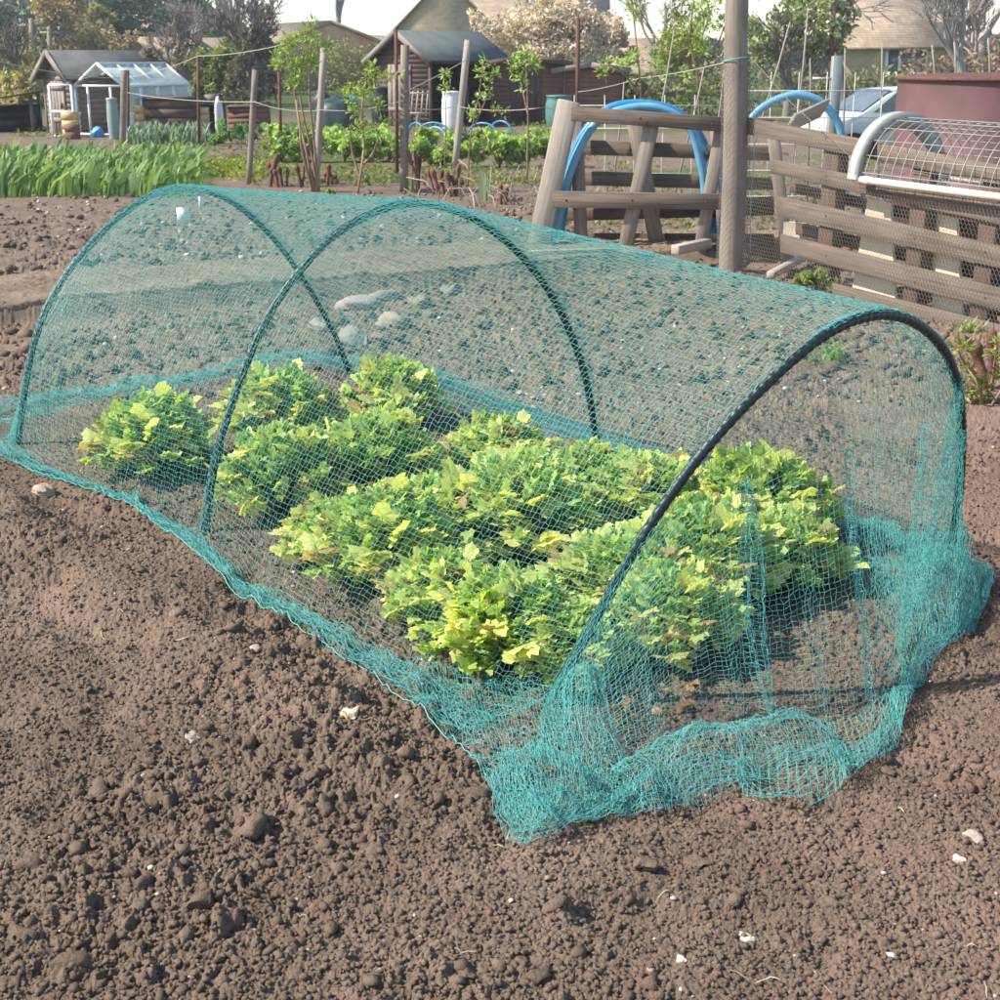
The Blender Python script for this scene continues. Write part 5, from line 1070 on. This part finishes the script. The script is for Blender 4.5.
for px in (826, 915, 985, 1065):
    a = plane_pt(px, 300, ra, rb, .075); a[2] = -.02; b = a.copy(); b[2] = plane_pt(px, 118+.21*(px-748), ra, rb, .075)[2]-.02; m = MB(); m.beam(a, b, .17 if px < 900 else .15, .09, up=RNN); bevel(m.obj('bearer', M['brownwood'], pal))
for p0, p1, h0, h1 in (((786, 128), (1000, 168), 15, 20), ((790, 182), (1000, 228), 12, 15), ((795, 222), (1000, 270), 14, 18)):
    pboard(p0, p1, h0, h1, .2, pal, 'brownwood', ext=.25)
# second pallet: leaning frame on the left
fa, fb = G(542, 262), G(735, 268); fa = PT(542, 262, 11.65); fa[2] = 0; fb = PT(735, 262, 11.35); fb[2] = 0
FN_ = fb-fa; FN_ /= np.linalg.norm(FN_); FNN = np.array([-FN_[1], FN_[0], 0])
pf = thing('pallet', fa, 'front pallet of the leaning frame left of the big round post', 'pallet')
def fboard(p0, p1, h0, h1, off, par, name='board', mat='pallet'): return pboard(p0, p1, h0, h1, off, par, mat, name, A=fa, B=fb)
fboard((571, 106), (722, 117), 17, 17, -.02, pf); fboard((552, 191), (724, 194), 19, 18, -.02, pf); fboard((536, 262), (724, 270), 14, 14, -.02, pf)
def fbearer(x0, y0, x1, wd, dp, off, par, mat='post', y1=None):
    a = plane_pt(x0, y0, fa, fb, off); b = plane_pt(x1, 262, fa, fb, off)
    k = (a-b); b = b-k*((b[2]+.02)/max(k[2], .01)); m = MB(); m.beam(b, a, dp, wd, up=FN_); bevel(m.obj('bearer', M[mat], par))
fbearer(569, 101, 535, .17, .09, .03, pf, 'palelight'); fbearer(652, 124, 622, .11, .09, .07, pf, 'post'); fbearer(722, 124, 698, .10, .09, .07, pf, 'post')
pb_ = thing('pallet', fa+FNN*.35, 'rear pallet of the leaning frame, seen through the front one', 'pallet')
for p0, p1, h0, h1 in (((566, 112), (775, 118), 6, 6), ((560, 139), (774, 147), 17, 16), ((560, 170), (774, 178), 17, 14), ((556, 211), (774, 196), 12, 22), ((560, 233), (774, 234), 16, 14)):
    fboard(p0, p1, h0, h1, .45, pb_, mat='brownwood' if p0[1] > 200 else 'pallet')
for a in ((634, 118, 660, .12), (576, 118, 582, .1), (716, 122, 726, .1), (772, 122, 788, .10)): fbearer(a[0], a[1], a[2], a[3], .08, .36, pb_, 'post')
m = MB(); a = G(676, 262); m.beam(PT(675, 250, 11.0), PT(708, 243, 11.3), .08, .07); bevel(tag(m.obj('wood_block', M['palelight'], loc=G(690, 262)), 'pale wood block propped at the foot of the leaning frame', 'wood block'))
# big round post
pbs = G(731, 272); t = PT(739, -70, pbs[1]); m = MB(); P = catmull([pbs-[0, 0, .2], pbs+(t-pbs)*.35+[.012, 0, 0], pbs+(t-pbs)*.7-[.004, 0, 0], t], 30)
po = thing('round_post', pbs, 'tall thick round grey post wrapped in chicken wire', 'post'); m.tube(P, np.linspace(.100, .082, 30)*(1+.02*np.sin(np.arange(30)*1.7)), 16); m.obj('post', M['post'], po, smooth=True)
tw = MB(); z0 = PT(735, 62, pbs[1])[2]; c0 = P[np.argmin(np.abs(P[:, 2]-z0))]; th = np.linspace(0, 6.6, 30); tw.tube(np.stack([c0[0]+.1*np.cos(th), c0[1]+.1*np.sin(th), z0+.01*np.sin(th*1.5)+.004*th], 1), .004, 5)
tw.obj('twine', M['twinegreen'], po, smooth=True)
def hexwire(f, nu, nv, keep=None, r=.00105):
    """chicken wire: f(u, v) -> points (array), hexagons on an nu x nv lattice; adds 3-sided wires"""
    seg = []
    for j in range(nv):
        for i in range(nu):
            x = i+.5*(j % 2)
            seg.append(((x, j*.8+.25), (x, j*.8+.55)))          # the twisted upright
            seg.append(((x, j*.8+.55), (x-.5, j*.8+1.05))); seg.append(((x, j*.8+.55), (x+.5, j*.8+1.05)))
    s_ = np.array(seg); A = f(s_[:, 0, 0], s_[:, 0, 1]); B = f(s_[:, 1, 0], s_[:, 1, 1]); k = np.ones(len(A), bool) if keep is None else keep(A, s_)
    A, B = A[k], B[k]; d = B-A; d /= np.linalg.norm(d, axis=1)[:, None]; ref = np.array([.2, .3, .9]); a = np.cross(d, ref); a /= np.linalg.norm(a, axis=1)[:, None]+1e-9; b = np.cross(d, a); n = len(A)
    V = np.concatenate([np.stack([P+r*(math.cos(q)*a+math.sin(q)*b) for q in (0, 2.09, 4.19)], 1) for P in (A, B)], 1).reshape(-1, 3); base_ = np.arange(n)*6
    return V, np.concatenate([np.stack([base_+k_, base_+(k_+1) % 3, base_+3+(k_+1) % 3, base_+3+k_], 1) for k_ in range(3)])
cell = .033; Lw = np.linalg.norm((rb-ra)[:2])*1.35; p0w = ra-RNN*.03
def fw(u, v):
    x = u*cell-.12; z = v*cell-.03; q = p0w[None]+RN[None]*x[:, None]-RNN[None]*(.03*fbm(x*2, z*2, 800, 3))[:, None]; q[:, 2] = z; return q
topz = lambda x: np.interp(x, [-.2, 0, .5, .95, 1.3, 4], [1.60, 1.56, 1.28, 1.08, .92, .86])
m = MB(); V, Q = hexwire(fw, int((Lw+.12)/cell), int(1.65/(cell*.8)), lambda A, s_: A[:, 2] < topz(s_[:, 0, 0]*cell-.12)); m.add(V, Q)
th0 = P
def fp(u, v):
    a = u*cell/.115+2.4; z = v*cell+.02; cx = np.interp(z, P[:, 2], P[:, 0]); cy = np.interp(z, P[:, 2], P[:, 1]); rr = np.interp(z, [0, 2.2], [.116, .098]); return np.stack([cx+rr*np.cos(a), cy+rr*np.sin(a), z], 1)
V, Q = hexwire(fp, 18, int((z0-.04)/(cell*.8))); m.add(V, Q)
xs = np.linspace(-.2, Lw-.2, 60); e = p0w[None]+RN[None]*xs[:, None]-RNN*.015; e[:, 2] = topz(xs); m.tube(e, .0025, 4)
tag(m.obj('chicken_wire', M['wiregrey'], loc=ra), 'chicken wire stretched from the round post along the right pallet boards', 'chicken wire')
m = MB(); zz = np.linspace(.15, z0, 20); m.tube(np.stack([np.interp(zz, P[:, 2], P[:, 0])+.125+.006*np.sin(zz*9), np.interp(zz, P[:, 2], P[:, 1])-.06, zz], 1), .0035, 4)
tag(m.obj('teal_string', M['twinegreen'], loc=pbs), 'teal string running down the right side of the round post', 'string')
# blue pipes
def pipe(pts, Y0, Y1, r, mat, label, name='blue_pipe'):
    n = len(pts); C = catmull([PT(x, y, Y0+(Y1-Y0)*i/(n-1)) for i, (x, y) in enumerate(pts)], 60); g0 = C[0].copy(); m = MB(); m.tube(C, r, 12); return tag(m.obj(name, M[mat], loc=(C[0][0], C[0][1], 0), smooth=True), label, 'pipe', 'bent blue water pipes')
pipe([(543, 262), (557, 225), (563, 195), (578, 152), (597, 122), (625, 109), (658, 108), (687, 124), (699, 155), (705, 195), (703, 262)], 11.75, 11.75, .034, 'bluelight', 'pale blue pipe bent in an arch through the leaning pallet frame')
pipe([(556, 262), (563, 215), (571, 165), (583, 135), (608, 109), (645, 104), (680, 114), (703, 142), (713, 185), (713, 262)], 11.92, 11.87, .036, 'blue', 'deeper blue pipe arched just behind the pale one')
pipe([(717, 150), (721, 190), (721, 230), (718, 266)], 11.6, 11.5, .022, 'blue', 'straight end of blue pipe hanging beside the round post')
pipe([(730, 200), (738, 150), (752, 118), (772, 102), (795, 95), (818, 100), (833, 115), (841, 134), (846, 200)], 12.6, 12.6, .034, 'bluelight', 'single blue pipe arch rising behind the chicken wire')
pipe([(862, 175), (864, 215), (863, 262)], 10.45, 10.4, .018, 'blue', 'thin blue pipe hanging in front of the cream board')
# cream boards, offcuts
def slab(pts, th, mat, label, name='board', cat='board', off=.4, A=None, B=None, Yd=None):
    A = ra if A is None else A; B = rb if B is None else B
    Pq = [plane_pt(x, y, A, B, off) if Yd is None else PT(x, y, Yd) for x, y in pts]; m = MB(); n = RNN; V = Pq+[p+n*th for p in Pq]; k = len(Pq)
    m.add(V, [[i, i+k, (i+1) % k+k, (i+1) % k] for i in range(k)]+([[3, 2, 1, 0], [4, 5, 6, 7]] if k == 4 else []), lc=np.array([(v[2], v[0], .3) for v in V])); o = m.obj(name, M[mat], loc=(Pq[0][0], Pq[0][1], 0)); bevel(o); return tag(o, label, cat)
slab([(848, 315), (868, 198), (890, 204), (896, 330)], .02, 'cream', 'tall cream board standing behind the right pallet, crossed by the thin blue pipe', off=.13)
slab([(934, 330), (930, 212), (956, 220), (962, 335)], .02, 'cream', 'narrower cream board standing right of the tall one behind the pallet', off=.132)
slab([(926, 186), (928, 176), (946, 186), (944, 192)], .03, 'cream', 'small cream offcut wedged above the second pallet board', off=.10)
slab([(783, 236), (784, 222), (804, 224), (803, 238)], .05, 'palelight', 'pale sawn block between the lower pallet boards', 'wood_block', 'wood block', off=.5)
m = MB(); m.beam(PT(790, 124, 11.6), PT(824, 108, 12.5), .03, .17, up=(.5, -.3, 1)); bevel(tag(m.obj('plank', M['palelight'], loc=PT(807, 118, 12)), 'short pale plank leaning on the pallet under the blue pipe arch', 'plank'))
g0, g1 = G(528, 271), G(618, 268); m = MB(); m.beam(g0+[0, 0, .1], g1+[0, 0, .1], .03, .12, up=(0, -.2, 1)); bevel(tag(m.obj('plank', M['palelight'], loc=g0), 'pale plank lying on edge behind the tunnel netting', 'plank'))
m = MB(); m.beam(G(770, 282)+[0, 0, .05], G(812, 262)+[0, 0, .08], .06, .05); bevel(tag(m.obj('plank', M['palelight'], loc=G(770, 282)), 'thin batten on the ground beside the round post', 'plank'))
# steel post and pale wire fence
a = PT(837, 60, 15); a[2] = 0; o = thing('steel_post', a, 'square grey green steel post right of the dark rusty rod', 'post'); m = MB(); zt = PT(837, 56, 15)[2]; m.box((0, 0, zt/2), (.10, .10, zt)); bevel(m.obj('post', M['steel'], o, local=True)); m = MB(); m.box((-.1, -.02, zt-.22), (.28, .03, .03)); m.obj('bracket', M['galv'], o, local=True)
def wirefence(x0, x1, ytop, Y, label, cw=.16, ch=.16):
    a, b = PT(x0, 60, Y), PT(x1, 60, Y); zt = PT(500, ytop, Y)[2]; m = MB(); n = int((b[0]-a[0])/cw)
    for i in range(n+1): x = a[0]+i*cw; m.tube([(x, Y, 0), (x+random.uniform(-.02, .02), Y, zt/2), (x, Y, zt)], .004, 4)
    for j in range(int(zt/ch)+1): m.tube([(a[0], Y-.004, j*ch+.02), (b[0], Y-.004, j*ch+.02)], .004, 4)
    tag(m.obj('wire_fence', M['wirewhite'], loc=(a[0], Y, 0)), label, 'wire fence')
wirefence(744, 905, 72, 14.2, 'pale wide mesh wire fence behind the chicken wire', .27, .25); wirefence(575, 735, 95, 14.6, 'lower pale wire fence behind the leaning pallet frame', .3, .22)
# mesh cloche
ca = plane_pt(856, 179, ra, rb, -.10); axd = RN; n_ = RNN; Rr = .33; Lc = 1.7; cl = thing('mesh_cloche', ca, 'half round wire mesh cloche with a grey plastic end hoop resting on the right pallet', 'cloche')
def cpt(s_, th, r=Rr): return ca+axd*s_+n_*(r-r*math.cos(th))+np.array([0, 0, 1])*(r*1.16*math.sin(th))
m = MB(); 
for ring, (r0, r1) in enumerate(((Rr-.055, Rr+.035),)):
    th = np.linspace(0, math.pi, 36); V = []; 
    for q in th:
        for (s_, rr) in ((-.03, r0), (-.05, r1), (.05, r1), (.0, r0)): V.append(ca+axd*s_+n_*(Rr-rr*math.cos(q))+np.array([0, 0, 1])*(rr*1.16*math.sin(q)))
    Q = [[i*4+k, i*4+(k+1) % 4, i*4+4+(k+1) % 4, i*4+4+k] for i in range(35) for k in range(4)]; m.add(V, Q+[[0, 1, 2, 3], [35*4+3, 35*4+2, 35*4+1, 35*4]])
m.obj('end_hoop', M['archplastic'], cl, smooth=False); m = MB()
for s_ in np.arange(.09, Lc, .09): m.tube([cpt(s_+.006*math.sin(q*3), q) for q in np.linspace(0, math.pi, 22)], .0032, 4)
for q in np.linspace(.12, math.pi-.12, 11): m.tube([cpt(s_, q, Rr+.004) for s_ in np.linspace(0, Lc, 12)], .0032, 4)
m.obj('wire_mesh', M['galv'], cl); 
for q in (0, math.pi): m = MB(); m.tube([cpt(-.02, q), cpt(Lc, q)], .024, 10); m.obj('rail', M['cream2'], cl, smooth=True)
m = MB(); m.tube([cpt(.10, 0, Rr), cpt(.17, 0, Rr)], .028, 10); m.obj('clip', M['cream2'], cl)
# maroon tank
tc0 = PT(905, 80, 13.2); Rt = 1.0; cx = tc0[0]+Rt*.97; zt = PT(905, 80, 13.2)[2]+.03; o = thing('steel_tank', (cx, 13.2, 0), 'round maroon steel tank with a dark rim behind the mesh cloche', 'tank')
m = MB(); m.lathe([(0, 0), (Rt, 0), (Rt, zt*.33), (Rt+.012, zt*.34), (Rt, zt*.35), (Rt, zt*.97), (Rt, zt)], n=64); m.obj('tank_wall', M['maroon'], o, local=True, smooth=False)
m = MB(); m.lathe([(Rt-.002, zt-.03), (Rt+.03, zt-.03), (Rt+.03, zt), (Rt-.02, zt+.01), (Rt*.5, zt+.03), (0, zt+.04)], n=64); m.obj('lid', M['rust'], o, local=True, smooth=False)
# parked car in the dip
cb = PT(898, 100, 30.2); cb[2] = -.5; o = thing('parked_car', cb, 'pale green car with a big windscreen parked behind the mesh cloche', 'car', rz=R(12)); m = MB()
prof = [(-2.0, .28), (-2.05, .62), (-1.95, .82), (-1.15, .98), (-.45, 1.44), (.9, 1.5), (1.75, 1.42), (1.98, .95), (2.02, .3)]; hw = .84
V = [(x, s_*(hw if z < 1.0 else hw*.84), z) for s_ in (-1, 1) for x, z in prof]; k = len(prof); Q = [[i, i+1, i+1+k, i+k] for i in range(k-1)]+[[k-1, 0, k, 2*k-1]]
m.add(V, Q, [[0, i+1, i] for i in range(1, k-1)]+[[k, k+i, k+i+1] for i in range(1, k-1)]); bd = m.obj('body', M['van'], o, local=True); bevel(bd, .05)
m = MB(); m.add([(-1.12, -hw*.88, 1.015), (-1.12, hw*.88, 1.015), (-.50, hw*.8, 1.43), (-.50, -hw*.8, 1.43)], [[0, 3, 2, 1]]); m.V[-1] = m.V[-1]+np.array([-.012, 0, .012]); m.obj('windscreen', M['windowglass'], o, local=True)
for s_ in (-1, 1):
    m = MB(); y = s_*(hw+.004); m.add([(-.95, y, 1.0), (.1, y, 1.0), (.1, y-s_*.115, 1.4), (-.42, y-s_*.115, 1.38)], [[0, 1, 2, 3]] if s_ < 0 else [[3, 2, 1, 0]]); m.obj('side_window', M['windowglass'], o, local=True)
    m = MB(); m.add([(.2, y, 1.0), (1.7, y, 1.0), (1.6, y-s_*.115, 1.38), (.2, y-s_*.115, 1.4)], [[0, 1, 2, 3]] if s_ < 0 else [[3, 2, 1, 0]]); m.obj('side_window', M['windowglass'], o, local=True)
    m = MB(); m.box((-2.03, s_*.6, .66), (.06, .28, .15)); m.obj('headlight', M['white'], o, local=True)
    for xx in (-1.3, 1.3):
        m = MB(); th = np.linspace(0, 2*math.pi, 21)[:-1]; V = [(xx+r_*math.cos(q), s_*(hw+dy), .31+r_*math.sin(q)) for r_, dy in ((.31, -.2), (.31, .01), (.19, .015), (.0, .0)) for q in th]
        m.add(V, [[a*20+i, a*20+(i+1) % 20, a*20+20+(i+1) % 20, a*20+20+i] for a in range(3) for i in range(20)]); m.obj('wheel', M['tyre'], o, local=True)
# sprouting plant and stump on the right
shrub([[(985, 405), (978, 385), (965, 365), (958, 350)], [(985, 405), (992, 380), (996, 350)], [(984, 405), (972, 395), (962, 392)], [(986, 405), (1004, 385), (1012, 350)]],
      [(962, 350, 10, 9), (972, 368, 10, 8), (985, 385, 12, 8), (1000, 345, 9, 9), (1005, 372, 10, 10), (960, 390, 6, 5), (978, 398, 8, 5)], G(985, 405)[1], 'young leafy shrub sprouting at the right edge beside the tunnel', 'young_shrub', r0=.008, cols=[(.24, .34, .08), (.36, .42, .14), (.3, .2, .1)], n=110, ls=.03)
stumps(991, 392, 2, 1, 62, 'thick brown stump at the right edge behind the young leafy shrub')
bush(818, 292, 40, 22, [(.20, .28, .10), (.30, .36, .14)], 'low green weed clump between the tunnel and the right pallet', 520, 'weed_clump', ls=.028)
bush(330, 198, 8, 8, YG, 'tiny green seedling behind the tunnel ridge', 60, 'seedling', ls=.03, stems=2)
tuft(830, 362, 26, 26, (.26, .44, .14), 'green grass tuft seen through the net beside the front hoop', .02, .8, 'grass_tuft', 'plant', .04)
tuft(968, 335, 22, 16, (.30, .40, .16), 'thin grass tuft at the foot of the right pallet', .015, .6, 'grass_tuft', 'plant', .04)

# straw, rootlets and twigs on the foreground soil
m = MB()
for i in range(42):
    g_ = G(rng.uniform(0, 1000), rng.uniform(560, 1000)) if i > 1 else G(105+rng.uniform(-3, 3), 788)
    if pathdist(g_[0], g_[1]) > -.1: continue
    q = (g_[:2]-MID)@AX; r2 = (g_[:2]-MID)@AN
    if -1.15 < r2 < 1.2 and q < AXL+.6: continue
    L = rng.uniform(.008, .03); a = rng.uniform(0, 6.28); P = []
    for t in np.linspace(-1, 1, 6): P.append([g_[0]+math.cos(a)*L*t, g_[1]+math.sin(a)*L*t+.2*L*math.sin(t*3+i), 0])
    P = np.array(P); P[:, 2] = full_z(P[:, 0], P[:, 1])+.004+rng.random()*.004; m.tube(P, [.0006, .0011, .0013, .0012, .001, .0005], 4, col=np.array([.55, .44, .30])*rng.uniform(.5, 1.15))
tag(m.obj('straw_bits', M['bark']), 'bits of straw and pale rootlets on the dug soil', kind='stuff')
# nail heads on the pallet boards
for par, A_n, B_n, pts in ((pal, ra, rb, ((826, 138), (826, 176), (826, 216), (826, 256), (915, 194), (915, 238), (915, 282), (985, 208), (985, 252), (985, 298))), (pf, fa, fb, ((640, 118), (646, 122), (632, 200), (712, 124), (706, 202), (566, 200)))):
    for (x, y) in pts:
        q = plane_pt(x, y, A_n, B_n, 0 if par is pal else -.02); nn_ = RNN if par is pal else FNN; m = MB(); m.tube([q-nn_*.003, q+nn_*.004], .0085, 8); m.obj('nail', M['rust'], par)
# ---------------------------------------------------------------- thin spring haze
hb = MB(); hb.box((0, 60, 10), (420, 150, 24)); hm = bpy.data.materials.new('haze'); hm.use_nodes = True; ht = hm.node_tree; ht.nodes.clear()
pv = ht.nodes.new('ShaderNodeVolumePrincipled'); pv.inputs['Color'].default_value = (.93, .95, 1, 1); pv.inputs['Density'].default_value = .0009; pv.inputs['Anisotropy'].default_value = .2
ho_ = ht.nodes.new('ShaderNodeOutputMaterial'); ht.links.new(pv.outputs[0], ho_.inputs['Volume']); tag(hb.obj('haze', hm, loc=(0, 60, 10)), 'thin pale haze over the allotments', kind='stuff')
